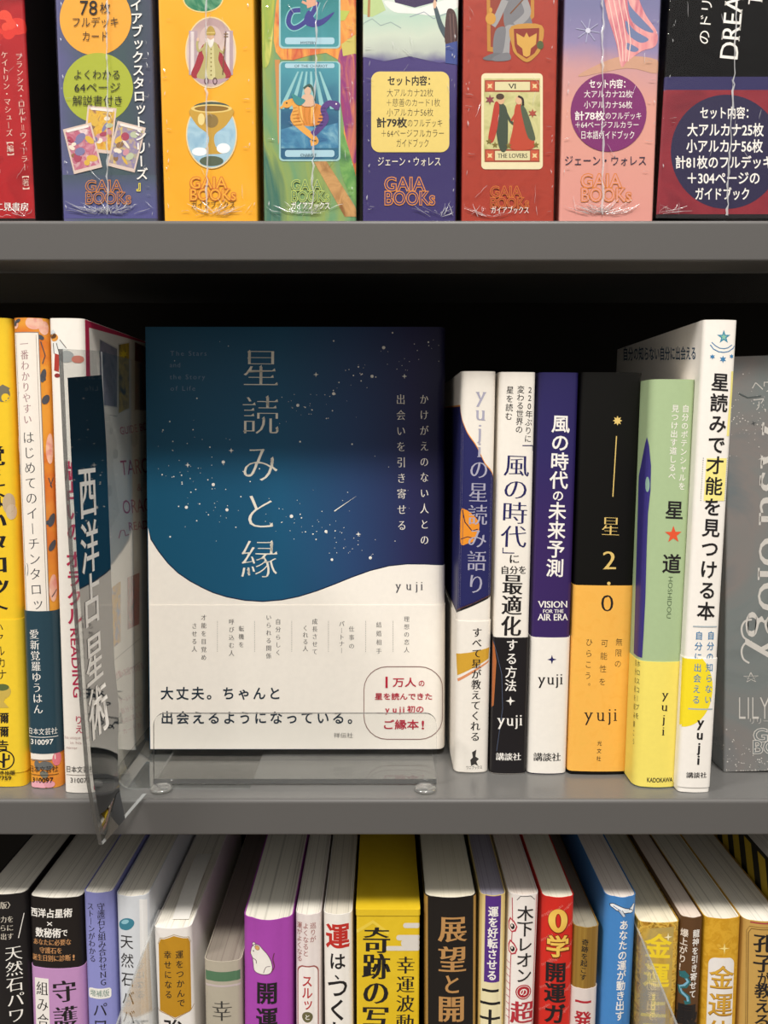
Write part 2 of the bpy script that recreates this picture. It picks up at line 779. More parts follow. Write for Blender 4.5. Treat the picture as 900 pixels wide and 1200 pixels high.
def jacket(th, mat, H, lift=0.0, thick=.4, z0=0.0, part=None, shrink=0.0):
    """cover shell around the back and both boards"""
    p = th.prof
    us = p.samples()
    if shrink:
        us = [max(-p.umax + shrink, min(p.umax - shrink, u)) for u in us]
    mb = part or MB()

    def row(l, z):
        out = []
        for u in us:
            q, n = p.at(u)
            q = q + n * l
            out.append((q.x, q.y, z))
        return out
    o0, o1, i0, i1 = row(lift, z0), row(lift, H), row(lift - thick, z0), row(lift - thick, H)
    mb.grid([o0, o1], mat, True)
    mb.grid([i0, i1], mat, True, True)
    mb.grid([o1, i1], mat, False)
    mb.grid([o0, i0], mat, False, True)
    n = len(us) - 1
    mb.add([o0[0], o1[0], i1[0], i0[0]], [(0, 1, 2, 3)], mat)
    mb.add([o0[n], o1[n], i1[n], i0[n]], [(3, 2, 1, 0)], mat)
    return mb


def outline(p, lift, back):
    pts = []
    for u in p.samples()[1:-1]:
        q, n = p.at(u)
        q = q + n * lift
        pts.append((q.x, q.y))
    x = p.t / 2 + lift
    return pts + [(x, back), (-x, back)]


def book(label, cover, tl, tr, ty, bl, br, by=None, low=False, d=None, depth=127, r=2.2, b=.5, page=None, group=None, sink=0.0, slim=.35):
    zf = Z_LOW if low else Z_MID
    if low:
        d = d or 345.0
        by = by or 1200
    else:
        d = d or on_z((bl + br) / 2, by, Z_MID).y
    M, t, H = frame_from(tl, tr, ty, bl, br, by, d, zf)
    t -= slim
    r = min(r, t / 2 - .6)
    th = make_thing('book', label, 'book', M, Prof(t, r, b, depth), H, group or ('books on the bottom shelf' if low else 'books on the middle shelf'))
    th.cover = jacket(th, cover, H)
    pb = MB()
    pb.prism(outline(th.prof, -.55, depth - 1.0), .5, H - .35 - sink, page or pages())
    th.pages = pb
    th.bands = []
    th.S = Face(th, 'S', th.cover)
    th.R = Face(th, 'R', th.cover)
    th.L = Face(th, 'L', th.cover)
    return th


def band(th, mat, y0, y1, at=None, kind='S', lift=.3):
    """paper band wrapped round the lower part of a book, its edges at pixel rows y0 (top) and y1"""
    f = Face(th, kind, None)

    def height(y):
        if at:
            return f.uw(at, y)[1]
        u0, u1 = f.uw(0, y)[0], f.uw(900, y)[0]
        return f.uw(900 * -u0 / (u1 - u0), y)[1]
    w1 = height(y0)
    w0 = max(.4, height(y1)) if y1 else .4
    mb = jacket(th, mat, w1, lift, .22, w0, shrink=.5)
    th.bands.append(mb)
    return Face(th, kind, mb, lift + .04)


def finish(th, cover='dust_jacket'):
    th.cover.build(cover, th.root)
    th.pages.build('page_block', th.root)
    for mb in th.bands:
        mb.build('paper_band', th.root)


def deck_box(label, mat, tl, tr, bl, br, d=331.0, ty=0.0, by=255.0, H=172.0, depth=62, cat='box', zf=Z_TOP, group='shrink-wrapped card deck boxes on the top shelf', name='card_deck_box'):
    M, t, h = frame_from(tl, tr, ty, bl, br, by, d, zf)
    t -= .5
    th = make_thing(name, label, cat, M, Prof(t - 1.0, 1.0, 0.0, depth), H, group)
    th.cover = MB()
    th.cover.prism(outline(th.prof, 0, depth), 0.1, H, mat)
    th.wrap = MB()
    th.S = Face(th, 'S', th.cover)
    th.R = Face(th, 'R', th.cover)
    th.L = Face(th, 'L', th.cover)
    return th


def finish_box(th, seed=0, seam=None, foot=None, creases=14, plain=False):
    """clear shrink film with a welded seam and gathers fanning out at the foot"""
    rnd = random.Random(seed)
    p = th.prof
    W = th.wrap
    lift = .55
    rows = []
    us = p.samples()
    for z in (.2, th.H * .25, th.H * .5, th.H * .75, th.H + .4):
        rr_ = []
        for u in us:
            q, n = p.at(u)
            q = q + n * lift
            rr_.append((q.x, q.y, z))
        rows.append(rr_)
    W.grid(rows, WRAP, True)
    f = Face(th, 'S', W, lift + .05)

    def ridge(pts, w, hgt, vary=0.0):
        """a raised pleat along a pixel path"""
        L, C, R = [], [], []
        for i, (x, y) in enumerate(pts):
            x0, y0 = pts[max(0, i - 1)]
            x1, y1 = pts[min(len(pts) - 1, i + 1)]
            l = math.hypot(x1 - x0, y1 - y0) or 1
            e = math.sin(math.pi * min(1, max(0.08, i / (len(pts) - 1)))) if len(pts) < 9 else 1
            ww = w * (1 + rnd.uniform(-vary, vary)) * (.35 + .65 * e)
            nx, ny = -(y1 - y0) / l * ww * .5, (x1 - x0) / l * ww * .5
            for out_, dx, dy, hh in ((L, nx, ny, .02), (C, 0, 0, hgt * e + .04), (R, -nx, -ny, .02)):
                uu, ww_ = f.uw(x + dx, y + dy)
                out_.append(f.pt(max(-p.a, min(p.a, uu)), max(.3, ww_), lift + hh))
        W.grid([L, C, R], CREASE, True)
    if plain:
        th.cover.build('box_shell', th.root)
        th.wrap.build('shrink_wrap', th.root)
        return
    if seam:
        x0, x1, yb = seam
        pts = []
        y = -40.0
        while y < yb:
            tx = x0 + (x1 - x0) * (y + 40) / (yb + 40)
            pts.append((tx + rnd.uniform(-1.3, 1.3), y))
            y += rnd.uniform(4, 11)
        pts.append((x1, yb))
        ridge(pts, 1.9, .5, .65)
    if foot:
        cx, cy = foot
        for i in range(creases * 2):
            bx = cx + rnd.gauss(0, 11)
            a = math.radians(rnd.uniform(15, 165))
            k = math.cos(a)
            r0, r1 = rnd.uniform(1, 14), rnd.uniform(14, 40) * (.55 + .45 * abs(k))
            bend = rnd.uniform(-4, 4)
            pts = []
            for j in range(5):
                q = r0 + (r1 - r0) * j / 4
                pts.append((bx + q * k * 1.25 + rnd.uniform(-.5, .5), min(254.5, cy - q * math.sin(a) * .7 + bend * (j / 4) ** 2 + rnd.uniform(-.5, .5))))
            ridge(pts, rnd.uniform(.35, .95), .22, .4)
    # fine stray wrinkles over the face and short notches along its edges
    xa, xb = f.uw(0, 120)[0], f.uw(900, 120)[0]

    def to_px(u, y):
        a_, b_ = f.uw(0, y)[0], f.uw(900, y)[0]
        return 900 * (u - a_) / (b_ - a_)
    for i in range(16):
        y = rnd.uniform(5, 250)
        u = rnd.uniform(-p.a * .9, p.a * .9) if i < 8 else rnd.choice((-1, 1)) * p.a * rnd.uniform(.82, .95)
        x = to_px(u, y)
        if i < 8:
            ang, ln = rnd.uniform(-.9, .9) + math.pi / 2, rnd.uniform(7, 22)
        else:
            ang, ln = rnd.uniform(-.25, .25), rnd.uniform(4, 9)
        pts = []
        for j in range(5):
            q = (j / 4 - .5) * ln
            pts.append((x + q * math.cos(ang) + rnd.uniform(-.5, .5), min(254.5, y + q * math.sin(ang) + rnd.uniform(-.5, .5))))
        ridge(pts, rnd.uniform(.3, .7), .2, .4)
    # short gathers along the two front edges, glints put into their white colour
    for i in range(16):
        sd_ = rnd.choice((-1, 1))
        w_ = rnd.uniform(1, 84)
        u_ = sd_ * (p.a - rnd.uniform(.2, 1.6))
        n_ = rnd.uniform(.8, 2.6)
        a = f.pt(u_, w_, lift + .02)
        b_ = f.pt(u_ + rnd.uniform(-.3, .3), w_ + n_ * .5, lift + .16)
        c_ = f.pt(u_ + rnd.uniform(-.5, .5), w_ + n_, lift + .02)
        d_ = f.pt(u_ + .32, w_ + n_ * .5, lift + .02)
        W.add([a, d_, b_, c_], [(0, 1, 2), (1, 3, 2)], CREASE)
    th.cover.build('box_shell', th.root)
    th.wrap.build('shrink_wrap', th.root)


INK = P('221f20')
WHT = P('f1ece4')
CREAM = P('efe6d2')

# ------------------------------------------------------------------ the setting: floor and bookcase
fl = MB()
fl.box(-2500, 2500, -3000, 1500, -EYE - 20, -EYE, P('8d8478', .5))
o = fl.build('floor')
o.location.z = EYE * .001
o['kind'] = 'structure'
wl = MB()
wl.box(-2500, 2500, 640, 700, -EYE, 1500, P('b5aea2', .7))
o = wl.build('wall_back')
o.location.z = EYE * .001
o['kind'] = 'structure'

STEEL = P('5b5957', .42, .35, var=.02)
STEEL_TOP = P('656462', .26, .5, var=.02)
BLACK = P('24201b', .6, .2)
D0 = 326.0
caseM = Matrix.Translation((0, D0, -EYE))
case = root_empty('bookcase', 'grey metal bookcase with a black back panel, its shelves filled with books', 'bookcase', caseM)


def shelf_board(z):
    zz = z + EYE
    sec = [(200, 0)]
    for k in range(7):
        t = math.radians(90 + 15 * k)
        sec.append((1.6 + 1.6 * math.cos(t), -1.6 + 1.6 * math.sin(t)))
    for k in range(5):
        t = math.radians(180 + 22.5 * k)
        sec.append((.9 + .9 * math.cos(t), -15.2 + .9 * math.sin(t)))
    sec += [(20.2, -16.1), (20.2, -16.9), (21, -16.9), (21, -12.5), (20, -12.5), (20, -15), (1.2, -15), (1.2, -1.3), (44, -1.3), (44, -9), (57, -9), (57, -1.3), (200, -1.3)]
    mb = MB()
    n = len(sec)
    a = [(-470, y, zz + w) for y, w in sec]
    b = [(470, y, zz + w) for y, w in sec]
    for i in range(n):
        j = (i + 1) % n
        mb.add([a[i], a[j], b[j], b[i]], [(0, 1, 2, 3)], STEEL if i > 0 and i < 13 else STEEL_TOP, 0 < i < 13)
    tri = tessellate_polygon([[Vector((y, w, 0)) for y, w in sec]])
    mb.add(a, [tuple(t) for t in tri], STEEL)
    mb.add(b, [tuple(t) for t in tri], STEEL)
    return mb


for z in (Z_TOP, Z_MID, Z_LOW):
    shelf_board(z).build('shelf', case)
bp = MB()
bp.box(-470, 470, 200.5, 203, 0, EYE + 420, BLACK)
bp.build('back_panel', case)
for s in (-1, 1):
    up = MB()
    up.box(471 if s > 0 else -489, 489 if s > 0 else -471, 2, 203, 0, EYE + 420, STEEL)
    up.build('side_panel', case)
tb = MB()
tb.box(-470, 470, 0, 200, EYE + 400, EYE + 418, STEEL)
tb.build('top_board', case)

# ------------------------------------------------------------------ top shelf: card deck boxes in shrink film
ORANGE = P('d9812e')


def gaia(f, x0, x1, y, ink, ground, h=17):
    w = x1 - x0
    f.outlined('GAIA', x0, x0 + w * .80, y, h * 1.12, ink, ground, .035, REG)
    f.outlined('BOOKs', x0, x1, y + h * .82, h * 1.12, ink, ground, .035, REG)


# red box
t = deck_box('dark red card deck box with black side, left end of top shelf', P('17120f', .35), -62, 30, -42, 42)
f = t.S
f.poly([(-60, -40), (28.5, -40), (41, 256), (-40, 256)], paint_mat('red_print', ['8e161b', 'b01f24', 'a01a20'], 60))
rose = [P('d8352a'), P('b8241f'), P('e34a36')]
for k in range(9):
    a = k * 2.4
    f.ell(5 + (9 - k) * 1.7 * math.cos(a), 31 + (9 - k) * 1.2 * math.sin(a), 13 - k, 10 - k * .7, rose[k % 3], rot=k * 37)
PINKW = P('e8c8b8')
f.vt('フランシス・ロルト＝ウィーラー【著】', 22, 62, 31, 228, PINKW, w=8.5, wt=MIN)
f.vt('ケイトリン・マシューズ【編】', 5, 60, 13, 188, PINKW, w=8.5, wt=MIN)
f.vt('鏡リュウジ門脇【訳】', -13, 60, -3, 213, PINKW, w=8.5, wt=MIN)
f.ht('二見書房', -6, 34, 242.5, 10.5, WHT, MINB)
finish_box(t, 1, None, (20, 256), 6)

# slate blue box
SL = ramp_mat('slate_print', 0, [(-19, '5d5d86'), (-8, '4c5a63'), (8, '45565a'), (19, '4a4d60')], noise=.5, nscale=45)
t = deck_box('slate blue card deck box with orange and lime green discs', SL, 62, 180, 72, 186)
f = t.S
f.poly([(70, 205), (184, 205), (185.5, 256), (72, 256)], ramp_mat('slate_foot', 2, [(0, '54518a'), (12, '565a80'), (20, '4a575f')]))
rnd0 = random.Random(5)
OR2, LIME = P('eaa63c'), P('a9b13a')
f.ell(112, 22, 42, 43, OR2, n=48)
f.ell(115, 103, 41, 41, LIME, n=48)
for cx, cy, rot, c in ((117, 152, 6, ['c87d2a', 'e2b84a', '8a5a60']), (148, 172, 14, ['dcc060', '8c7fa8', 'c9c06a']), (97, 174, -14, ['d9a3ac', 'b9647a', 'e6d3cf'])):
    c0 = math.radians(rot)
    hw, hh = 17, 27

    def rq(a, b):
        return [(cx + x * math.cos(c0) - y * math.sin(c0), cy + x * math.sin(c0) + y * math.cos(c0)) for x, y in ((-a, -b), (a, -b), (a, b), (-a, b))]
    f.poly(rq(hw, hh), P('d8c2b4'))
    f.poly(rq(hw - 2, hh - 4), paint_mat('mini_%d' % cx, c, 260))
    for q in range(14):
        ax, ay = rnd0.uniform(-12, 12), rnd0.uniform(-19, 19)
        f.ell(cx + ax * math.cos(c0) - ay * math.sin(c0), cy + ax * math.sin(c0) + ay * math.cos(c0), rnd0.uniform(1.5, 5), rnd0.uniform(2, 7),
              P(rnd0.choice(('e8dcc8', 'a8485e', 'd9b04a', '7d7aa0', '8d6a4a', 'c98f9a', 'b9c0a0'))), rnd0.uniform(0, 180), 12)
    f.poly([(cx + x * math.cos(c0) - y * math.sin(c0), cy + x * math.sin(c0) + y * math.cos(c0)) for x, y in ((-13, -25), (13, -25), (13, -22), (-13, -22))], P('efe4dc'))
f.ht('78', 93, 115, 9, 24, INK, REG)
f.ht('枚', 117, 130, 10, 14, INK)
f.ht('フルデッキ', 84, 140, 26.5, 13, INK)
f.ht('カード', 96, 128, 43, 13, INK)
f.ht('よくわかる', 86, 142, 88, 12.5, INK)
f.ht('64ページ', 87, 142, 103, 13, INK)
f.ht('解説書付き', 85, 145, 118.5, 13, INK)
f.vt('ガイアブックスタロットシリーズ', 159, -16, 167, 212, WHT, w=14.5, wt=BOLD)
f.ht('』', 160, 172, 218, 14, P('e6d23c'), BOLD)
gaia(f, 100, 154, 218, P('c97f42'), P('4a4c6c'))
finish_box(t, 2, (126, 126, 252), (124, 252), 26)

# yellow box
YEL = paint_mat('amber_print', ['eba41f', 'f0ac2c', 'eeb03a'], 25)
t = deck_box('amber yellow card deck box with small oval pictures', YEL, 183, 299, 190, 304)
f = t.S
GOLDL = P('e9cf86')
f.ell(238, -2, 24, 17, GOLDL)
f.ell(238, -2, 22.5, 15.5, paint_mat('oval_green', ['3c8a6a', '2f7a58', '88b890'], 150))
f.ell(247, 61.5, 30, 42, P('e6cf9a'), n=40)
f.ell(247, 61.5, 28.5, 40.5, ramp_mat('oval_room', 2, [(55, 'c9b0a8'), (66, 'd8c3b8'), (76, 'b79a98')], noise=.2), n=40)
for x in (226.5, 268):
    f.poly([(x - 5, 36), (x + 5, 36), (x + 5, 88), (x - 5, 88)], P('b39ca2'))
    f.poly([(x - 3, 37), (x + 1, 37), (x + 1, 87), (x - 3, 87)], P('dccfcc'))
f.ell(247, 44, 13, 14, P('cdb5ae'))
f.poly([(224, 84), (271, 84), (268, 93), (258, 98), (236, 98), (227, 92)], P('b89aa0'))
f.blob([(239, 52), (233, 62), (229, 74), (224, 87), (229, 92), (237, 86), (241, 66)], P('a0333f'))
f.blob([(255, 52), (260, 62), (265, 74), (271, 87), (266, 92), (258, 86), (253, 66)], P('a0333f'))
f.blob([(241, 50), (253, 50), (257, 60), (256, 70), (261, 82), (264, 91), (247, 93), (231, 91), (235, 80), (239, 68), (237, 60)], P('b3a86e'))
f.blob([(245, 52), (250, 52), (251, 70), (252, 91), (243, 91), (244, 70)], P('cdc48c'))
for k in range(7):
    f.ell(247.5, 58 + k * 5, .9, .9, P('8a7c3e'))
f.curve([(240, 55), (233, 60), (231, 52), (232, 48)], 2.6, P('b3a86e'))
f.curve([(254, 55), (261, 62), (263, 57)], 2.6, P('b3a86e'))
f.ell(232, 46.5, 1.5, 2.2, P('d9b79c'))
f.ell(263, 56, 1.6, 1.8, P('d9b79c'))
f.ell(247, 43.5, 4, 5.4, P('d3ae92'))
f.blob([(243, 45), (247, 47), (251, 45), (250, 52), (247, 56), (244, 52)], P('e6e0d6'))
f.blob([(242, 41), (252, 41), (251, 34), (247, 30.5), (243, 34)], P('b5984a'))
f.line([(242, 38.5), (252, 38.5)], .9, P('e0cc80'))
f.line([(265, 37), (263, 60), (261, 88)], 1.2, P('6f5238'))
for k in (0, 1):
    f.line([(262.5, 40 + 3 * k), (267.5, 40 + 3 * k)], .9, P('8a6a44'))
f.ring(242, 95, 2.2, 3.5, .9, P('5a3a44'))
f.ring(252, 95, 2.2, 3.5, .9, P('5a3a44'))
f.ell(248, 158, 30, 40, P('e6cf9a'), n=40)
f.ell(248, 158, 28.5, 38.5, paint_mat('oval_sky', ['7fa9c4', 'a9c9d8', '8fb4c8'], 120), n=40)
f.ell(248, 127, 22, 7.5, P('4d5a4e'))
f.ell(248, 189, 14, 6, P('56624e'))
f.blob([(224, 127), (272, 127), (266, 146), (252, 158), (253, 172), (262, 180), (234, 180), (243, 172), (244, 158), (230, 146)], P('c59b3e'))
f.ell(248, 127.5, 24, 5, P('e3c878'))
f.ell(248, 127.5, 20, 3.4, P('8f6a28'))
f.ell(248, 142, 8, 8, P('8d7440'))
f.ell(236, 140, 4, 7, P('e6d08a'))
f.ell(234, 178, 9, 5, P('e8eef0'))
f.ell(262, 174, 8, 6, P('e8eef0'))
gaia(f, 222, 277, 214, P('cf7434'), P('efae36'))
f.ht('ガイアブックス', 224, 276, 240.5, 9, INK, REG)
finish_box(t, 3, (241, 243, 250), (246, 253), 16)

# green box with painted streaks
GRN = paint_mat('sea_print', ['4f7d4d', '6f9a6e', '8fa25a', '3f6e60', '76906a'], 22, stretch=(2.2, 1, .6))
t = deck_box('green and orange card deck box showing two teal sea cards one above the other', GRN, 305, 418, 306, 420.5)
f = t.S
f.blob([(340, -30), (418, -30), (420, 185), (404, 200), (396, 70), (330, 70), (322, 20)], paint_mat('streak_orange', ['d97c3c', 'e9a34e', 'c9583e', 'e0904a'], 60, stretch=(3, 1, .5)))
f.blob([(398, 60), (419, 60), (420, 178), (410, 182), (398, 110)], paint_mat('streak_pink', ['a8425e', '8f3a78', 'd07a58'], 90, stretch=(3, 1, .5)))
f.blob([(306, -30), (322, -30), (318, 60), (310, 80), (306, 60)], paint_mat('streak_lime', ['b9b84a', '8fa84a', 'd4cc6a'], 90, stretch=(3, 1, .5)))
f.poly([(322, 70), (328, 70), (329, 160), (326, 170)], P('c98a50'))
f.poly([(368, 190), (382, 188), (418, 245), (419, 254), (404, 254)], paint_mat('branch', ['a87a4a', 'c99a62', '8e6238'], 120))
f.blob([(400, 150), (419, 215), (420, 245), (399, 200)], paint_mat('leafy', ['4f8a4a', '79a85c', '3f7048'], 100))
f.poly([(400, 52), (417, 40), (419, 62), (402, 66)], P('c8bb62'))
f.poly([(396, 12), (410, 13), (404, 24), (396, 25)], P('b4bf56'))


def sea_card(y0, y1, xs):
    f.rr(328 - 1, y0, 398 + 1, y1, 5, P('9fc6c4'))
    f.rr(329, y0 + 1, 397, y1 - 2, 4, ramp_mat('sea_%d' % y0, 2, [(40, '2f5f80'), (62, '4f9aa6'), (85, '2f7f80'), (120, '2f7580')], noise=.35, nscale=90))
    f.rr(334, y1 - 13, 392, y1 - 5, 3, P('a9ccd8'))


sea_card(-40, 57, 0)
sea_card(72, 189, 0)
TAIL, VIO = P('3b3c86'), P('5a3f80')
f.curve([(372, 2), (366, 16), (355, 28), (344, 33), (338, 26), (342, 14), (352, 12)], 8, P('7fc0c0'))
f.curve([(372, 2), (366, 16), (355, 28), (344, 33), (338, 26), (342, 14), (352, 12)], 5.5, TAIL)
f.blob([(362, 12), (372, 24), (392, 14), (380, 28), (366, 32), (356, 26)], TAIL)
f.poly([(358, -10), (368, -10), (371, 6), (360, 10)], P('d9a184'))
f.line([(354, 2), (362, 6), (372, 4)], 3, P('d9a184'))
f.ht('MYSTERY', 352, 371, 50.5, 5, P('2a3b48'), REG)
f.rr(334, 74.5, 392, 80, 2, P('a9ccd8'))
f.ht('OF THE CHARIOT', 345, 384, 77.5, 4.5, P('2a3b48'))
for k in range(6):
    f.poly([(361 + (k - 2.5) * 5, 84), (363 + (k - 2.5) * 5, 84), (363 + (k - 2.5) * 12, 128), (357 + (k - 2.5) * 12, 128)], P('8fc2c4'))
f.poly([(329.5, 152), (350, 146), (374, 150), (396, 144), (396.5, 174), (329.5, 174)], paint_mat('waves', ['2f5f8a', '4a86a8', '88b6c4'], 160))
f.blob([(345, 128), (352, 122), (372, 122), (380, 130), (374, 146), (352, 146)], P('d98a3a'))
f.poly([(349, 124), (353, 122), (356, 145), (352, 144)], P('efb45a'))
f.poly([(364, 122), (368, 122), (369, 145), (365, 145)], P('efb45a'))
f.curve([(334, 124), (343, 119), (347, 128), (344, 140), (356, 152), (366, 160), (370, 166), (364, 168)], 7, P('e3a44c'))
f.curve([(396, 127), (387, 121), (379, 128), (382, 140), (374, 151), (366, 158)], 7, VIO)
GLD, VLD = P('c9822e'), P('41305f')
f.ell(337, 122, 6, 4.5, P('e3a44c'), -20)
f.line([(333, 124), (328.5, 127)], 2.6, P('e3a44c'))
f.ell(336, 121, 1, 1, INK)
f.ell(393, 123, 6, 4.5, VIO, 20)
f.line([(396, 125), (396.5, 129)], 2.6, VIO)
f.ell(394, 122, 1, 1, WHT)
for k in range(6):
    f.line([(343.5 - .4 * k * (k < 3), 127 + 4 * k), (348 + 1.2 * k, 126 + 4 * k)], .8, GLD)
    f.line([(382 - .8 * k, 127 + 4 * k), (377 - 1.2 * k, 127 + 4 * k)], .8, VLD)
for k in range(4):
    f.curve([(350 + k * 7, 124), (352 + k * 5, 136), (357 + k * 3, 146)], .9, GLD)
f.blob([(355, 112), (366, 112), (368, 124), (354, 124)], P('d9b296'))
f.ell(360.5, 107, 4, 5, P('d9b296'))
f.curve([(356, 104), (363, 100), (368, 108), (369, 118)], 2.5, P('3f5a50'))
f.blob([(342, 110), (350, 114), (358, 118), (352, 124), (345, 120)], P('3f8a8a'))
f.ht('CHARIOT', 352, 371, 182, 5, P('2a3b48'))
gaia(f, 341, 386, 217, P('b9c96a'), P('66835a'), 16)
f.ht('ガイアブックス', 341, 387, 241.5, 9.5, WHT, BOLD)
finish_box(t, 4, (372, 366, 252), (352, 252), 14)

# purple box
PUR = ramp_mat('purple_print', 2, [(0, '3d3368'), (40, '352d62'), (60, '473a74')])
t = deck_box('purple card deck box with a pale yellow text panel under a misty snowy landscape', PUR, 424, 538.5, 422, 537)
f = t.S
f.poly([(424, -40), (538, -40), (537.5, 70), (515, 74), (480, 66), (450, 72), (423.5, 66)], ramp_mat('mist_print', 2, [(62, '5c5488'), (66, 'b9bfb4'), (72, 'c9d2c0'), (80, 'b4cdbb'), (90, 'e4e4dc')], noise=.35, nscale=60))
f.poly([(452, -30), (520, -30), (512, 2), (486, 9), (463, 3)], P('3a2850'))
f.blob([(450, 2), (463, 3), (486, 10), (512, 3), (537, -4), (537, 8), (512, 18), (486, 16), (462, 14)], P('e6e6e0'))
f.poly([(424, -20), (440, -20), (452, 12), (436, 20), (425, 16)], P('b6c98a'))
f.line([(433, -10), (432, 20)], 3, P('a97a4a'))
f.line([(425, 28), (436, 22), (446, 30), (458, 26), (470, 33)], .8, P('8fa0a0'))
f.line([(480, 20), (497, 14), (508, 22), (528, 14)], .8, P('8f9aa8'))
f.blob([(508, 8), (512, 8), (518, 26), (525, 40), (522, 46), (514, 32)], P('43535a'))
f.ell(509.5, 5, 2, 5, P('d9b296'))
f.blob([(523, 16), (527, 10), (533, 14), (536, 28), (536, 50), (530, 60), (524, 56), (521, 44)], P('4b3230'))
f.line([(527, 16), (529, 52)], .7, P('7b5c54'))
f.line([(531, 16), (533, 52)], .7, P('7b5c54'))
f.poly([(522, 52), (536.5, 48), (537, 76), (522, 74)], P('3a4a8a'))
f.rr(435, 84, 526.5, 178.5, 10, P('e2c973'))
f.ht('セット内容：', 454, 510, 95, 12, INK, HEAVY)
f.ht('大アルカナ22枚', 453, 508, 109, 10.5, INK, LIGHT)
f.ht('＋慈善のカード1枚', 452, 516, 120.5, 10.5, INK, LIGHT)
f.ht('小アルカナ56枚', 453, 508, 132, 10.5, INK, LIGHT)
f.ht('計79枚', 441, 477, 144, 12.5, INK, HEAVY)
f.ht('のフルデッキ', 477, 519, 144.5, 10.5, INK, LIGHT)
f.ht('＋64ページフルカラー', 446, 521, 156.5, 10.5, INK, LIGHT)
f.ht('ガイドブック', 464, 503, 168, 11, INK, LIGHT)
f.ht('ジェーン・ウォレス', 442, 517, 189.5, 12, CREAM, REG)
gaia(f, 450, 510, 215.5, P('d98a44'), P('3d3368'), 20)
finish_box(t, 5, None, (520, 256), 10)

# brick red box
RED = paint_mat('brick_print', ['9a3425', 'a83c2b', 'a03828'], 200)
t = deck_box('brick red card deck box with an armoured figure above a cream card', RED, 541, 656.5, 538.5, 651.5)
f = t.S
GR1, GR2, GO = P('77767a'), P('9a9898'), P('c9923a')
f.poly([(570, -30), (626, -30), (626, 20), (584, 62), (571, 60)], P('b98032'))
f.poly([(574, -30), (622, -30), (622, 16), (582, 56), (575, 55)], P('8f3a26'))
f.blob([(592, -25), (614, -25), (620, 14), (622, 30), (594, 34), (590, 10)], GR1)
f.curve([(592, 0), (582, 22), (577, 30)], 8, GR2)
f.curve([(614, 0), (618, 16), (604, 30)], 8, GR2)
f.blob([(594, 30), (606, 32), (598, 46), (596, 66), (584, 66), (583, 46)], GR2)
f.blob([(582, 34), (592, 32), (592, 46), (588, 64), (579, 66), (578, 48)], GR1)
f.blob([(566, 68), (580, 62), (588, 64), (586, 70), (572, 71)], P('6a696c'))
f.blob([(584, 64), (596, 62), (598, 70), (584, 72), (576, 70)], P('77767a'))
f.ell(575, 22, 6, 7, GO)
f.ell(575, 12, 2, 3, GO)
f.line([(618, -6), (598, 16)], 1.4, P('7a4a2a'))
f.blob([(599, 31), (635, 30), (634, 56), (628, 66), (617, 73), (604, 64), (600, 54)], P('c08a3a'))
f.poly([(602, 34), (632, 33), (631, 55), (626, 63), (617, 69), (606, 62), (603, 54)], P('8a2f20'))
f.poly([(617, 38), (620, 44), (629, 39), (628, 52), (622, 57), (621, 65), (617, 67), (613, 65), (612, 57), (606, 52), (605, 39), (614, 44)], P('d0a04a'))
f.ell(633, 53, 4, 5, P('4f5a34'))
f.rr(564, 86, 636, 198.5, 5, P('e6d9b0'))
f.poly([(567, 92), (633, 92), (633, 190), (567, 190)], paint_mat('card_meadow', ['b9b878', 'cfc88e', 'a7a766'], 120))
for y0, y1 in ((94, 108), (175, 190)):
    f.poly([(568, y0), (632, y0), (632, y1), (568, y1)], P('9c4430'))
    f.poly([(580, y0 + 2), (621, y0 + 2), (621, y1 - 2), (580, y1 - 2)], P('d9cfa0'))
    for x in (574, 626.5):
        f.poly([(x - 4.5, y0 + 1.5), (x + 4.5, y0 + 1.5), (x + 4.5, y1 - 1.5), (x - 4.5, y1 - 1.5)], P('c4573a'))
        f.star(x, (y0 + y1) / 2, 4, 1.8, 4, P('e2c890'), 45)
f.ht('VI', 596, 605, 101, 8, INK, MIN)
f.ht('THE LOVERS', 583, 618, 182.5, 7.5, INK, MIN)
f.blob([(582, 122), (592, 124), (595, 140), (594, 174), (586, 176), (581, 150)], P('3e4a3a'))
f.blob([(580, 120), (585, 124), (583, 148), (578, 166), (572, 164), (576, 140)], P('b53a2a'))
f.ell(587, 117, 4.2, 5.5, P('d6ac84'))
f.ell(586, 113.5, 4.8, 3.6, P('4a3624'))
f.curve([(592, 130), (598, 142), (603, 146)], 3, P('3e4a3a'))
f.blob([(604, 124), (612, 124), (615, 142), (626, 166), (622, 175), (598, 174), (601, 150)], P('b8452c'))
f.blob([(610, 124), (616, 128), (624, 150), (627, 164), (619, 162), (613, 142)], P('4f5a44'))
f.ell(608, 117.5, 4, 5.2, P('d9b08a'))
f.curve([(607, 113), (612, 116), (613, 124)], 2.6, P('2a1c18'))
f.line([(605, 132), (599, 142)], 2.6, P('b8452c'))
f.star(574, 117, 6, 2.6, 6, P('8a3a48'))
f.star(624, 133, 5.5, 2.4, 6, P('a8483a'))
for x, y in ((573, 166), (580, 170), (596, 171), (628, 170)):
    f.star(x, y, 4, 1.6, 5, P('7a6a2c'))
gaia(f, 574, 620, 224.5, P('c9702e'), P('a03828'), 16)
f.ht('ガイアブックス', 575, 620, 246.5, 9.5, WHT, MIN)
finish_box(t, 6, None, (560, 256), 8)

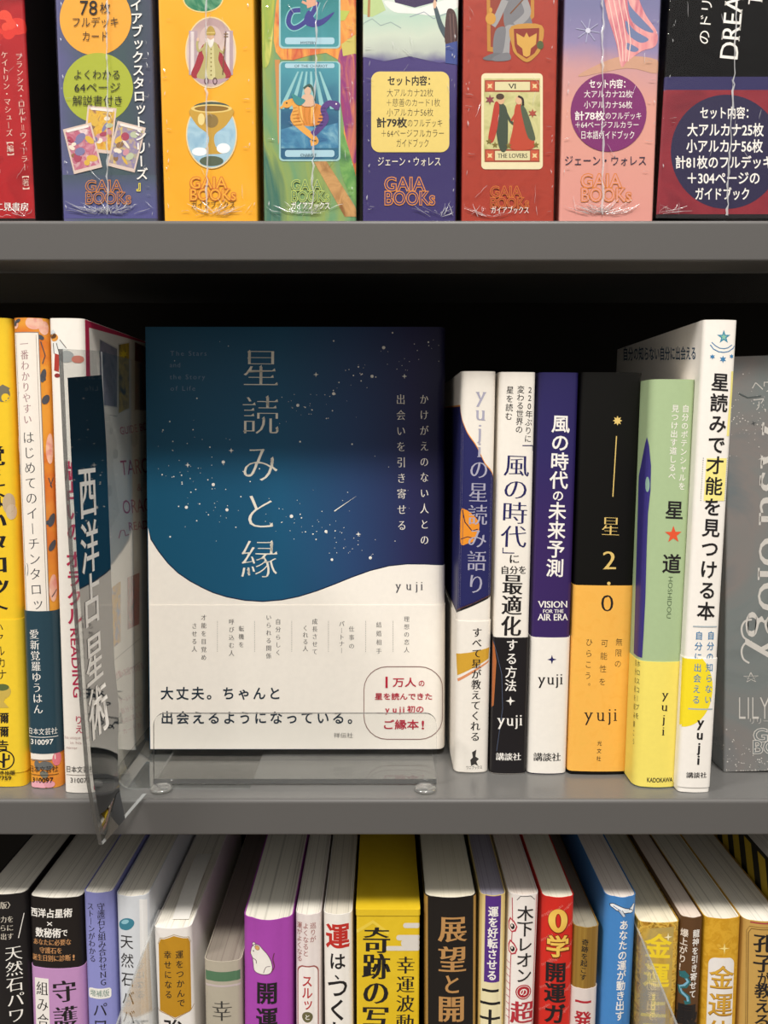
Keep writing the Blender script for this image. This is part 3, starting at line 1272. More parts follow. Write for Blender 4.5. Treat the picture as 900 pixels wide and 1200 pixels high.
# pink box
PINK = ramp_mat('pink_print', 2, [(0, 'd9958a'), (46, 'd99c8c'), (60, 'c99796'), (68, '8f83a8'), (84, '77769c')], noise=.18, nscale=40)
t = deck_box('salmon pink card deck box with a magenta disc of white text', PINK, 659.5, 777.5, 653.5, 767)
f = t.S
f.blob([(678, 90), (700, 76), (730, 66), (770, 70), (769, 86), (735, 80)], P('c99a80'))
DR = paint_mat('dress_print', ['d9838a', 'e6a3a0', 'c9707e', 'efb9ae'], 60, stretch=(3, 1, .5))
f.blob([(706, -40), (742, -40), (748, -4), (757, 18), (770, 38), (768, 54), (752, 60), (735, 72), (728, 78), (722, 50), (710, 10)], DR)
for pts in ([(735, -10), (738, 6), (752, 22), (766, 38), (752, 34), (738, 20)], [(733, 24), (744, 36), (760, 46), (750, 50), (736, 40)], [(734, 50), (748, 57), (744, 61), (735, 58)]):
    f.blob(pts, P('6f7ba0'))
for k in range(4):
    f.line([(712 + k * 6, -6), (718 + k * 6, 24), (724 + k * 5, 50), (727 + k * 3, 72)], 1.1, P('f0c8bc'))
for k in range(8):
    a = math.radians(k * 45 + 10)
    f.line([(689, 36), (689 + 14 * math.cos(a), 36 + 14 * math.sin(a))], 1.0, P('a9a8c4'))
f.ell(689, 36, 3, 3, P('d4d2e2'))
MAG = P('7c2a68')
f.ell(713, 132, 44.5, 46, MAG, n=48)
f.ht('セット内容：', 690, 738, 98.5, 11, WHT, BOLD)
f.ht('大アルカナ22枚', 684, 741, 110.5, 9.5, WHT)
f.ht('小アルカナ56枚', 684, 741, 123, 9.5, WHT)
f.ht('計78枚', 673, 709, 136, 11.5, WHT, BOLD)
f.ht('のフルデッキ', 709, 752, 136, 9.5, WHT)
f.ht('＋64ページフルカラー', 673, 749, 146.5, 9, WHT)
f.ht('日本語ガイドブック', 680, 744, 158.5, 10.5, WHT)
f.ht('ジェーン・ウォレス', 661, 758, 188.5, 13, P('2a2a44'), REG)
gaia(f, 680, 740, 211.5, P('d57e3c'), P('d9978a'), 20)
finish_box(t, 7, (706, 706, 252), (706, 252), 26)

# black box at the right end
t = deck_box('wide black card deck box with dark red foot and navy disc', P('100f0f', .6, .08), 781, 965, 768.5, 940)
f = t.S
f.poly([(777.5, 105), (952, 105), (941, 256), (768.7, 256)], paint_mat('wine_print', ['7c2430', '8c2c36', '6e202c'], 40))
f.poly([(777.8, 90), (953, 90), (952, 105.5), (777, 105.5)], P('2f2a58'))
f.poly([(769, 251), (940, 251), (940, 256), (768.7, 256)], P('1f1a1c'))
f.ell(851, 178, 65, 67, P('2b2645'), n=56)
f.ht('セット内容：', 820, 884, 132.5, 15, WHT, BOLD)
f.ht('大アルカナ25枚', 805, 895, 152.5, 16.5, WHT, BOLD)
f.ht('小アルカナ56枚', 804, 894, 171.5, 16.5, WHT, BOLD)
f.ht('計81枚のフルデッキ', 791, 906, 190.5, 16, WHT, BOLD)
f.ht('＋304ページの', 804, 891, 209, 16, WHT, BOLD)
f.ht('ガイドブック', 814, 879, 227.5, 15.5, WHT, BOLD)
f.rt('DREAMS', 853, 71, 864, -43, 31, WHT, (.006, -.004, .05), up=True)
f.rt('のドリーム', 824.5, 53, 832, -40, 15, WHT, REG, up=True)
f.rt('TAROT', 884, 6, 892, -60, 24, WHT, MIN, up=True)
finish_box(t, 8, (866, 851, 253), (776, 252), 7)

# ------------------------------------------------------------------ middle shelf, left
YB = P('efc62c')
b = book('yellow paperback with heavy black title at the far left of the middle shelf', YB, -36, 10.5, 373, -17, 31, 922, depth=146, r=3)
bf = band(b, P('f0cb34'), 726, 905)
f = b.S
f.vt('覚えないタロット', -7, 522, 0, 725, INK, w=24, wt=(.05, .0))
f.ell(3, 462, 8, 9, P('77725f'))
f.ell(6, 466, 4.5, 5, YB)
f.line([(-3, 456), (3, 452), (10, 456)], 3, P('77725f'))
f.ell(10, 590, 7, 12, P('bfa98a'))
f.ell(13, 600, 6, 9, P('c9b49a'))
bf.vt('小アルカナ', -2, 728, 4, 797, INK, w=11, wt=REG)
bf.ell(3, 810, 10, 9, P('c9ad52'))
bf.ell(3, 805, 8, 4, P('5d6a3c'))
bf.poly([(-2, 815), (8, 815), (5, 822), (11, 829), (-5, 829), (1, 822)], P('c9ad52'))
bf.ht('彌', -4, 11, 841, 13, INK, BOLD)
bf.ht('彌', -4, 11, 857, 13, INK, BOLD)
bf.ht('告', -4, 11, 873, 13, INK, BOLD)
bf.ring(5, 890, 11.5, 11, 1.4, INK)
bf.line([(5, 899), (5, 882)], 3, INK)
bf.line([(5, 893), (-1, 891), (-1, 886)], 2, INK)
bf.line([(5, 890), (11, 889), (11, 884)], 2, INK)
bf.ht('さんき出版', -12, 18, 905, 5.5, INK, BOLD)
bf.ht('7759', -2, 14, 911, 6.5, INK, BOLD)
finish(b)

FLO = paint_mat('floral_ground', ['e08a2e', 'e9a13a', 'd9722e', 'e6a848'], 30)
b = book('slim orange floral book with white title panel and dark teal band', FLO, 11.5, 54, 373, 33.2, 71, 923.5, depth=146, r=4, group='books on the middle shelf')
f = b.S
PK, LF = paint_mat('petal', ['e9a08e', 'efc0a8', 'd97a78'], 120), P('4c4f57')
for x, y, rx, ry in ((40, 378, 10, 8), (51, 384, 6, 8), (17, 380, 4, 5), (58, 526, 5, 18), (62, 690, 5, 16), (20, 520, 3, 10), (26, 600, 3, 16), (35, 700, 3, 20)):
    f.ell(x, y, rx, ry, PK)
for x, y, rx, ry, rot in ((14, 378, 5, 3, 40), (20, 376, 4, 2, -30), (50, 440, 3, 8, 10), (48, 444, 5, 2.5, 0), (53, 468, 4, 6, 30), (47, 395, 4, 2.5, 30), (60, 610, 4, 8, 20), (57, 612, 5, 2.5, -20), (61, 640, 3.5, 7, 30), (20, 455, 2.5, 7, 0), (21, 550, 2.5, 6, 0), (31, 668, 2, 8, 0)):
    f.ell(x, y, rx, ry, LF, rot)
for pts in ([(47, 400), (52, 416), (49, 426)], [(56, 560), (60, 572)], [(62, 560), (58, 570)], [(60, 700), (66, 692)]):
    f.line(pts, 1, LF)
f.poly([(14.5, 389), (45, 389), (58, 724), (29, 724)], P('8a8078'))
f.poly([(15.3, 390), (44.2, 390), (57.2, 724), (29.8, 724)], P('efe6da'))
f.line([(17.5, 392), (31, 722)], .6, P('8a8078'))
f.line([(42, 392), (55, 722)], .6, P('8a8078'))
f.vt('一番わかりやすい', 28, 397, 33, 498, P('a07a7c'), w=10.5, wt=MIN)
f.vt('はじめてのイーチンタロット', 33, 504, 45, 735, P('3b3c40'), w=14.5, h=15.5, wt=(.0, -.012))
TEAL = P('27424f', .3, .5)
bf = band(b, TEAL, 716, 883)
bf.vt('愛新覚羅ゆうはん', 40, 737, 45.5, 837, WHT, w=12, wt=MIN)
bf.ht('日本文芸社', 32, 66.5, 857, 8.2, WHT, REG)
bf.line([(32, 863.5), (67, 863.5)], .7, WHT)
bf.ht('310097', 35.5, 62, 869, 8.5, WHT, BOLD)
f.poly([(34.5, 880), (64, 880), (64.5, 890), (35, 890)], P('efe6da'))
f.line([(35, 891), (60, 891)], .7, P('8a8078'))
f.ell(44, 897, 3.5, 6, P('6b6c6a'), -20)
f.ell(54, 897, 8, 5, P('6b6c6a'), 10)
f.ell(52, 907, 5, 4, P('77766a'), 30)
f.ell(66, 890, 5, 8, P('e07a86'))
f.ell(45, 920, 10, 5, P('e9a9b4'))
f.ell(58, 919, 6, 4, P('dd9aa6'))
f.ht('日本文芸社', 32.8, 67.5, 901.5, 8.2, INK, REG)
f.line([(33, 908), (68, 908)], .6, INK)
f.ht('310097', 37, 62, 914, 8.5, INK, BOLD)
finish(b)

WJ = P('efe8de')
b = book('white tarot guide book with pink cover frame standing just left of the clear divider', WJ, 54.8, 99, 373.5, 75.5, 113, 929, depth=147, r=2.5)
f = b.S
RO = P('b92a4e')
# little figure in white on the spine
f.blob([(62, 402), (70, 398), (78, 408), (80, 414), (72, 420), (63, 414)], P('e3e2dc'))
for pts in ([(62, 402), (63, 414), (72, 420), (80, 414)], [(70, 398), (78, 408)], [(66, 402), (70, 416)]):
    f.line(pts, .9, P('4b4744'))
f.ell(63.5, 395.5, 4.5, 4.5, P('d8913a'))
f.ell(61.5, 393.5, 4.4, 3.2, P('5a3a20'))
f.poly([(57, 389), (62, 386), (65, 390), (60, 392)], P('cfd4d6'))
f.poly([(64, 414), (70, 416), (69, 436), (63, 434)], P('a8382e'))
f.ell(67, 440, 3.5, 2.5, P('8d3030'))
f.ell(78, 418, 9, 7, P('aeb0ae'))
f.ell(91, 421, 7, 4.5, P('d07f6c'))
f.vt('版占いの', 84, 540, 87, 635, RO, w=17, wt=HEAVY)
f.vt('オラクル', 86, 645, 89, 733, RO, w=19, wt=HEAVY)
f.rt('READING', 87, 735, 91, 818, 13, RO, (.01, .01))
f.vt('りえ', 92, 838, 93.5, 860, RO, w=11)
f.ht('his unique world', 75, 108, 864, 5, P('b08a88'), LIGHT)
f.ht('in his', 82, 96, 870, 5, P('b08a88'), LIGHT)
f.ht('mirror', 77, 91, 876, 5, P('b08a88'), LIGHT)
f.ht('日本文芸社', 76.5, 111, 901.5, 8.2, INK, REG)
f.line([(77, 908), (111, 908)], .5, P('8a8078'))
f.ht('310073', 82, 106, 914, 8, INK, REG)
g = b.R
g.poly([(99.6, 374.5), (188, 381), (188, 390), (104.2, 384), (118.5, 925), (113.2, 926)], RO)
g.poly([(104.4, 384), (188, 390), (188, 868), (118.5, 921)], P('e9e2d8'))
for (x0, y0, y0b, x1, y1, y1b, cc, nm) in ((117, 398, 474, 137, 409, 477, ['6f6d7a', '8d8794', '5e6474'], 'a'), (139, 404, 484, 151, 402, 478, ['5a4f3a', 'c9a93a', '3c3a34'], 'b'), (158, 401, 480, 175, 409, 481, ['2a1714', '7a3524', '1c1414'], 'c')):
    g.poly([(x0 - 1, y0 - 1.5), (x1 + 1, y1 - 1.5), (x1 + 1, y1b + 1.5), (x0 - 1, y0b + 1.5)], P('d4cec4'))
    g.poly([(x0, y0), (x1, y1), (x1, y1b), (x0, y0b)], paint_mat('tarot_' + nm, cc, 90))
g.star(145, 415, 5, 2.4, 6, P('d9c030'))
g.line([(117, 484), (137, 488)], .8, P('9a948c'))
g.poly([(118, 482), (128, 486), (137, 520), (132, 545), (140, 600), (118, 640)], P('dbd4ca'))
for x, y, rx, ry in ((130, 505, 2, 4), (135, 532, 3, 6), (157, 515, 4, 9), (163, 540, 2, 5), (128, 575, 3, 7)):
    g.ell(x, y, rx, ry, P('c6bfb6'))
g.ht('GUIDE BOOK', 140, 183, 505, 13, RO, (0, 0), slope=-.18)
g.ht('TAROT', 141, 183, 548, 25, RO, (.0, .0), slope=-.10)
g.ht('&', 160, 166, 571, 12, RO)
g.ht('ORACLE', 143, 188, 594, 23, RO, (.0, .0), slope=-.10)
g.ht('READING', 150, 190, 617, 14, RO, slope=-.12)
g.line([(139, 631), (141, 622), (145, 621), (147, 628), (151, 626)], 1, RO)
for x0, y0, x1, y1, y2, y3, cc, nm in ((129, 690, 141, 681, 752, 762, ['3f62a8', 'd9a41a', '6f88b8'], 'd'), (149, 677, 163, 671, 731, 738, ['4a403e', 'b0302c', '6d6a64'], 'e')):
    g.poly([(x0, y0), (x1, y1), (x1, y2), (x0, y3)], paint_mat('tarot_' + nm, cc, 160))
g.line([(132, 775), (164, 748)], .6, P('9a948c'))
g.line([(133, 800), (164, 775)], .6, P('9a948c'))
g.ht('分類×言語でわかる', 134, 168, 792, 9, P('c06a78'), slope=-.35)
for k, s in enumerate(('オールドパレード', '自分らしい', 'ものに変える', 'カードが')):
    g.ht(s, 140 + k, 166, 822 + k * 12, 7, P('c48a90'), slope=-.4)
finish(b)

# ------------------------------------------------------------------ clear divider with its black index strip
PX = -119.0
prow = [Vector((PX, 0, 0))]
MI = Matrix.Translation((PX, D0, Z_MID))
dv = root_empty('shelf_divider', 'clear plastic shelf divider with a black index strip lettered in white', 'divider', MI)


def loc(v):
    return v - Vector((PX, D0, Z_MID))


def lerp_path(pts, n):
    out = []
    L = [0]
    for a, b_ in zip(pts, pts[1:]):
        L.append(L[-1] + (b_ - a).length)
    for i in range(n):
        s = L[-1] * i / (n - 1)
        k = max(j for j in range(len(L)) if L[j] <= s + 1e-6)
        k = min(k, len(pts) - 2)
        u = (s - L[k]) / ((L[k + 1] - L[k]) or 1)
        out.append(pts[k].lerp(pts[k + 1], u))
    return out


front = [on_x(x, y, PX) for x, y in ((71, 409), (77, 540), (84, 660), (88, 705), (96, 830), (103, 915), (110, 955), (118, 990))]
rear = [on_d(110, 411, 332)]
rear[0].x = PX
for y in (520, 660, 775):
    v = on_d(0, y, 335)
    rear.append(Vector((PX, 335, v.z)))
for x, y, d in ((136, 820, 332), (139.3, 860, 329), (143, 888, 327.2), (150, 908, 326), (160, 921, 325.6), (169.5, 930, 325.3)):
    rear.append(on_d(x, y, d))
N = 40
FR, RR = lerp_path(front, N), lerp_path(rear, N)
TH = 1.6
body = MB()
WID = 6


def flag_pt(i, s, off):
    p = FR[i].lerp(RR[i], s)
    return loc(p + Vector((off, 0, 0)))


outer = [[flag_pt(i, s / WID, TH / 2) for s in range(WID + 1)] for i in range(N)]
inner = [[flag_pt(i, s / WID, -TH / 2) for s in range(WID + 1)] for i in range(N)]
body.grid(outer, ACRYL, True, True)
body.grid(inner, ACRYL, True)
body.grid([[outer[i][0], inner[i][0]] for i in range(N)], BEND, False)
body.grid([[outer[N - 1][s], inner[N - 1][s]] for s in range(WID + 1)], ACRYL_EDGE, False)
body.grid([[outer[0][s], inner[0][s]] for s in range(WID + 1)], ACRYL_EDGE, False, True)
# rear sheet standing between the books, curling over into a foot on the shelf
z_top = RR[0].z
prof = [(PX, z_top + (Z_MID + 6.35 - z_top) * k / 20) for k in range(21)]
prof += [(PX + 6 - 6 * math.cos(math.radians(a)), Z_MID + 6.35 - 6 * math.sin(math.radians(a))) for a in range(15, 91, 15)]
prof += [(-100, Z_MID + .35), (-80, Z_MID + .35), (-60, Z_MID + .35)]
ys = [336, 370, 410, 450, 468]
MP = [Vector((PX, 336, z)) for x, z in prof[:21]] + [Vector((x, 336, z)) for x, z in prof[21:-3]]
MR = lerp_path(MP, N)
body.grid([[loc(a + Vector((.4, 0, 0))), loc(b_ + Vector((.4, 0, .3)))] for a, b_ in zip(RR, MR)], ACRYL, True, True)


def sheet(off):
    rows = []
    for k, (x, z) in enumerate(prof):
        a, c = prof[max(0, k - 1)], prof[min(len(prof) - 1, k + 1)]
        tx, tz = c[0] - a[0], c[1] - a[1]
        l = math.hypot(tx, tz) or 1
        nx, nz = -tz / l, tx / l
        rows.append([loc(Vector((x + nx * off, y, max(Z_MID + .05, z + nz * off)))) for y in ys])
    return rows


TS = .4
s1, s2 = sheet(TS / 2), sheet(-TS / 2)
body.grid(s1, ACRYL, True, True)
body.grid(s2, ACRYL, True)
body.grid([[a[0], b_[0]] for a, b_ in zip(s1, s2)], ACRYL_EDGE, False)
body.grid([[a, b_] for a, b_ in zip(s1[0], s2[0])], ACRYL_EDGE, False)
body.grid([[a, b_] for a, b_ in zip(s1[-1], s2[-1])], ACRYL_EDGE, False)
body.build('clear_sheet', dv)
FILM = P('0d1114', .04, 1.0, var=0)
FILM.node_tree.nodes['Principled BSDF'].inputs['IOR'].default_value = 2.3
st = MB()
i0, i1 = 1, 40
srow = lambda i, s: flag_pt(i, .075 + (.925 - .5 * max(0, (i - 31) / 8) ** 1.2) * s / WID, TH / 2 + .12)
st.grid([[srow(i, s) for s in range(WID + 1)] for i in range(i0 + 1, i1)], FILM, True, True)
for ch, cx, cy in (('西', 100, 577), ('洋', 102.5, 642), ('占', 104.5, 703), ('星', 108, 772), ('術', 111.5, 833)):
    c = on_x(cx, cy, PX)
    vv, ff = glyph(ch, .022, .004)
    pts = []
    for gx, gy in vv:
        yy, zz = c.y + (gx - .5) * 19.5, c.z + (gy - .36) * 22.5
        best = min(range(N), key=lambda i: abs(FR[i].lerp(RR[i], max(0, min(1, (yy - FR[i].y) / (RR[i].y - FR[i].y)))).z - zz))
        xx = FR[best].lerp(RR[best], max(0, min(1, (yy - FR[best].y) / (RR[best].y - FR[best].y)))).x
        pts.append(loc(Vector((xx + TH / 2 + .28, yy, zz))))
    st.add(pts, ff, WHT)
si = st.build('index_strip', dv)
si['label'] = 'black index strip with white vertical lettering'

# ------------------------------------------------------------------ face-out book on its clear stand
AL = math.radians(4.0)
DB, ZB = 372.0, Z_MID + 3.4
BL_, BR_ = on_d(175.5, 878, DB), on_d(520.5, 878, DB)
TK = 17.0
wd_ = (BR_ - BL_).x
# local frame: x towards the wall, y to the left, z up; spine on the right
R0 = Matrix(((0, -1, 0), (1, 0, 0), (0, 0, 1))).to_4x4()
tilt = Matrix.Rotation(-AL, 4, 'X')
foot = Vector((BR_.x, DB, ZB)) + (tilt @ Vector((0, TK / 2, 0)))
Mb = Matrix.Translation(foot) @ tilt @ R0
nrm = Mb.to_3x3() @ Vector((-1, 0, 0))
p0 = Mb @ Vector((-TK / 2, 0, 0))
r_ = ray(350, 383)
hit = r_ * (p0.dot(nrm) / r_.dot(nrm))
Hc = (Mb.inverted() @ hit).z
th = make_thing('book', 'blue starry-sky paperback standing face out on a clear stand, with a white band', 'book', Mb, Prof(TK, 4.0, .6, wd_), Hc, 'books on the middle shelf')
NIGHT = ramp_mat('night_print', 1, [(0, '1b1a3a'), (16, '24244e'), (45, '233f68'), (80, '145274'), (146, '0c4c68')], rough=.45)
th.cover = jacket(th, NIGHT, Hc)
pb = MB()
pb.prism(outline(th.prof, -.55, wd_ - 1.0), .5, Hc - .4, pages())
th.pages = pb
th.bands = []
th.S, th.R, th.L = Face(th, 'S', th.cover), Face(th, 'R', th.cover), Face(th, 'L', th.cover)
f = th.L
wave = [(172, 618), (177, 632), (186, 646), (197, 660), (209, 671.5), (223, 681), (237, 688.5), (250, 694.5), (266, 699.5), (287, 703.5), (308, 704.8), (330, 703), (350, 699), (371, 692.5), (392, 684.5), (413, 676), (434, 668.5), (456, 663), (477, 660.8), (498, 661), (519, 662), (534, 661.5)]
PAPER = P('ece5da', .5)
lower = [(x, 905) for x, _ in wave]
lf = f.nxt()
f.tris(wave + lower, [(i, len(wave) + i, len(wave) + i + 1, i + 1) for i in range(len(wave) - 1)], PAPER, lf)
f.line(wave, 1.3, P('14203c'))
f.vt('星読みと縁', 306, 404, 304, 684, P('e9e2d2'), w=46, h=49, wt=(-.003, -.022, .05))
f.vt('かけがえのない人との', 497, 459, 497.5, 642, P('e3dcd0'), w=10.5, h=12.5, wt=MIN)
f.vt('出会いを引き寄せる', 469.5, 459, 471, 625, P('e3dcd0'), w=11, h=13, wt=MIN)
DIM = P('77889a')
for s, x1, y in (('The Stars', 243, 414), ('and', 212, 427.5), ('the Story', 241, 441.5), ('of Life', 230, 455)):
    f.ht(s, 198.5, x1, y, 8, DIM, LIGHT, k=8.5)
rnd = random.Random(11)
STAR = P('eae6dc')
big = [(449.6, 407.4, 2), (436, 441, 1.9), (391, 461.4, 1.9), (349, 475, 1.9), (261.7, 541.5, 2), (250, 567.8, 2), (218.5, 594.5, 1.9), (266, 597.4, 1.9), (341.5, 605, 2.1), (382, 622.8, 1.8), (434, 653.7, 1.9), (389, 655.8, 1.6), (391, 399.6, 1), (412.6, 520.5, 1), (351.7, 517.6, 1.1), (230.8, 466.8, .9), (199, 494, .9), (246, 524, .9), (199.4, 629, 1), (420, 430, 1), (502, 401, 1), (460, 390, 1)]
sm = []


def scatter(x0, y0, x1, y1, sp, n):
    for _ in range(n):
        k = rnd.random()
        sm.append((x0 + (x1 - x0) * k + rnd.gauss(0, sp * .6), y0 + (y1 - y0) * k + rnd.gauss(0, sp), rnd.choice((.3, .38, .45, .55, .8))))


scatter(340, 482, 520, 400, 13, 65)
scatter(186, 545, 272, 590, 24, 62)
scatter(310, 600, 450, 650, 13, 58)
scatter(190, 430, 520, 640, 60, 26)
sm = [s for s in sm if 184 < s[0] < 520 and 392 < s[1] < 655 and not (s[0] < 260 and s[1] > 640)]
f.dots(big + sm, STAR)
for x, y in ((370.3, 439), (474, 441), (271, 528), (220, 545), (420, 626)):
    f.star(x, y, 3.2, .9, 4, STAR)
f.poly([(392, 599.6), (391.6, 598.4), (418, 581)], STAR)
f.ht('yuji', 461, 497, 686, 15, P('4b4a50'), MIN, k=13)
# spine side, foreshortened
SP_ = th.S
bf = band(th, PAPER, 709, None, 350, 'L')
BK = P('1f2d3a')
GY = P('5d5a58')
for x, y0, y1, s in ((476.5, 721, 766, '理想の恋人'), (444, 727, 768, '結婚相手'), (412, 732, 762, '仕事の'), (400.5, 727, 766, 'パートナー'), (369, 724, 768, '成長させて'), (358, 732, 764, 'くれる人'), (326, 724, 769, '自分らしく'), (315, 719, 773, 'いられる関係'), (283, 732, 760, '転機を'), (271.5, 724, 770, '呼び込む人'), (239, 719, 775, '才能を目覚め'), (228, 729, 765, 'させる人')):
    bf.vt(s, x, y0, x, y1, GY, w=6.6, h=7.2, wt=MIN)
for x in (255, 298.5, 342, 385, 428.5, 460.5):
    bf.dots([(x, 728 + k * 1.6, .38) for k in range(23)], P('8a8682'))
bf.ht('大丈夫。ちゃんと', 187, 331, 812.5, 16, BK, BOLD, k=15.5)
bf.ht('出会えるようになっている。', 187, 424, 841, 16, BK, BOLD, k=15.5)
bf.ht('祥伝社', 391, 414, 861.5, 6.5, P('77736f'))
CR = P('b3263c')
pts = bf.rpts(426.5, 781, 519, 866, 27)
bf.line(pts + [pts[0]], .9, P('8a6a64'))
bf.ht('1', 448, 458, 799, 19, CR, (.03, .01), k=17)
bf.ht('万人', 460, 488, 799.5, 11.5, CR, BOLD)
bf.ht('の', 490, 498, 800.5, 8.5, CR, BOLD)
bf.ht('星を読んできた', 439, 507, 816, 8.6, CR, BOLD)
bf.ht('yuji', 450, 475, 831, 10, CR, (.03, .01), k=10)
bf.ht('初の', 477, 497, 831, 9, CR, BOLD)
bf.ht('ご縁本', 448, 491, 849, 12, CR, BOLD)
bf.ht('!', 493, 498, 849, 14, CR, BOLD)
finish(th)

sd = root_empty('book_stand', 'clear acrylic book stand holding the blue face-out book', 'book stand', Matrix.Translation((-40, 340, Z_MID)))


def sl(v):
    return (v[0] + 40, v[1] - 340, v[2] - Z_MID)


# front lip plate with rounded upper corners
LX0, LX1 = on_d(178, 870, 340).x, on_d(512, 870, 340).x
LZ0, LZ1 = Z_MID + .7, on_d(300, 838.5, 341).z
lip = MB()
rad = 5.0
ol = [(LX0, LZ0)] + [(LX1, LZ0)] + [(LX1 - rad + rad * math.cos(math.radians(a)), LZ1 - rad + rad * math.sin(math.radians(a))) for a in range(0, 91, 15)] + [(LX0 + rad - rad * math.cos(math.radians(a)), LZ1 - rad + rad * math.sin(math.radians(a))) for a in range(90, -1, -15)]
lean_ = 3.0


def lpt(x, z, off):
    return sl((x, 340 + lean_ * (z - LZ0) / (LZ1 - LZ0) + off, z))


fr = [lpt(x, z, 0) for x, z in ol]
bk = [lpt(x, z, 1.8) for x, z in ol]
n = len(ol)
tri = tessellate_polygon([[Vector((x, z, 0)) for x, z in ol]])
lip.add(fr, [tuple(t) for t in tri], STAND)
lip.add(bk, [tuple(t[::-1]) for t in tri], STAND)
lip.add(fr + bk, [(i, (i + 1) % n, n + (i + 1) % n, n + i) for i in range(n)], BEND)
lip.add([lpt(LX0, LZ0, -.05), lpt(LX1, LZ0, -.05), lpt(LX1, LZ0 + 2.3, -.05), lpt(LX0, LZ0 + 2.3, -.05)], [(0, 1, 2, 3)], BEND)
lip.build('front_lip', sd)


def slab(name, path, x0, x1, thk):
    mb = MB()
    up, dn = [], []
    for k, (y, z) in enumerate(path):
        a, c = path[max(0, k - 1)], path[min(len(path) - 1, k + 1)]
        ty, tz = c[0] - a[0], c[1] - a[1]
        l = math.hypot(ty, tz)
        ny, nz = -tz / l * thk / 2, ty / l * thk / 2
        up.append((y + ny, z + nz))
        dn.append((y - ny, z - nz))
    A = [[sl((x, y, z)) for x in (x0, x1)] for y, z in up]
    B = [[sl((x, y, z)) for x in (x0, x1)] for y, z in dn]
    mb.grid(A, STAND, False)
    mb.grid(B, STAND, False, True)
    for j in (0, 1):
        mb.grid([[a[j], c[j]] for a, c in zip(A, B)], ACRYL_EDGE, False)
    mb.grid([A[0], B[0]], ACRYL_EDGE, False)
    mb.grid([A[-1], B[-1]], ACRYL_EDGE, False)
    return mb.build(name, sd)


slab('base_plate', [(341.8, Z_MID + 1.3), (436, Z_MID + 1.3)], LX0, LX1, 1.2)
slab('back_support', [(436, Z_MID + 2.2), (400.5, Z_MID + 90), (402, Z_MID + 100)], LX0 + 30, LX1 - 30, 2.0)
for x in (197, 497):
    up_ = .6 if x < 300 else .08
    c = on_d(x, 908, 346)
    ft = MB()
    pr = [(0, 2.6), (2.6, 2.5), (4.2, 1.9), (5.0, 1.2), (4.8, .5 + up_ * .5), (3.6, up_), (0, up_)]
    rows = []
    for k in range(17):
        a = 2 * math.pi * k / 16
        rows.append([sl((c.x + r * math.cos(a), 335 + r * math.sin(a), Z_MID + z)) for r, z in pr])
    ft.grid(rows, clear_mat('rubber_clear', (.8, .8, .78, 1), .14, .08, haze=.08), True)
    ft.build('rubber_foot', sd)

# ------------------------------------------------------------------ middle shelf, right
NAVY = P('22224c')
b = book('slim white and navy book with an orange planet on its spine', P('ece5da'), 539.5, 583, 435.5, 533, 571, 905.5, depth=127, r=3)
f = b.S
NV = P('25265a')
lf = f.nxt()
# navy field wrapping from the back over the joint, between two wavy edges
p = b.prof
us = [-p.umax + 1, -p.a - p.q] + [-p.a - p.q + (2 * p.a + 2 * p.q) * k / 16 for k in range(1, 17)]
zt = [(533, 470), (541, 492), (549, 509), (560, 523), (571, 544), (580, 553), (590, 566)]
zb = [(520, 722), (532, 717), (552, 708), (576, 697), (590, 690)]


def interp(tab, x):
    for (x0, y0), (x1, y1) in zip(tab, tab[1:]):
        if x <= x1:
            k = max(0, (x - x0) / (x1 - x0))
            return y0 + (y1 - y0) * k
    return tab[-1][1]


up, dn, up2, dn2 = [], [], [], []
for u in us:
    xt = 561.5 + u / p.t * 43
    xb = 555 + u / p.t * 40
    wt_ = f.uw(560, interp(zt, xt))[1]
    wb_ = f.uw(555, interp(zb, xb))[1]
    up.append(f.pt(u, wt_, lf))
    dn.append(f.pt(u, wb_, lf))
    up2.append(f.pt(u, wt_ + .7, lf - .004))
    dn2.append(f.pt(u, wb_ - 1.0, lf - .004))
b.cover.grid([dn, up], NV, True)
b.cover.grid([dn, up2], P('e0902e'), True)
b.cover.grid([dn2, dn], P('1c1a1e'), True)
f.nxt()
f.blob([(540, 600), (545, 597), (554, 603), (561, 612), (561, 622), (556, 633), (548, 637), (539.5, 636)], P('e58f2a'))
f.line([(542, 598), (545, 612), (553, 622), (560, 620)], 1.2, P('33203a'))
f.line([(540, 632), (548, 629), (556, 631)], 1.0, P('33203a'))
LIL = P('a9a6b8')
f.vt('yuji', 564, 451, 561.5, 537, LIL, w=24, h=26, wt=MIN)
f.vt('の星読み語り', 561.5, 537, 557.5, 698, LIL, w=23.5, h=25.5, wt=MIN)
bf = band(b, P('ece5da'), 728, None)
bf.poly([(534, 767), (552, 764), (574, 759), (573, 772), (555, 782), (536, 792)], P('cf9f34'))
bf.poly([(536, 796), (556, 784), (573, 774), (573, 776), (556, 787), (537, 799)], P('d98f62'))
bf.vt('すべて星が教えてくれる', 559, 735, 556.5, 869, INK, w=11.5, h=12, wt=MINB)
bf.poly([(553, 881), (558, 878), (557, 886), (561, 889), (558, 892), (560, 897), (556, 895), (552, 897), (551, 890), (554, 887)], P('3a3634'))
bf.ht('ワニブックス', 546, 565, 899, 4.6, INK)
finish(b)

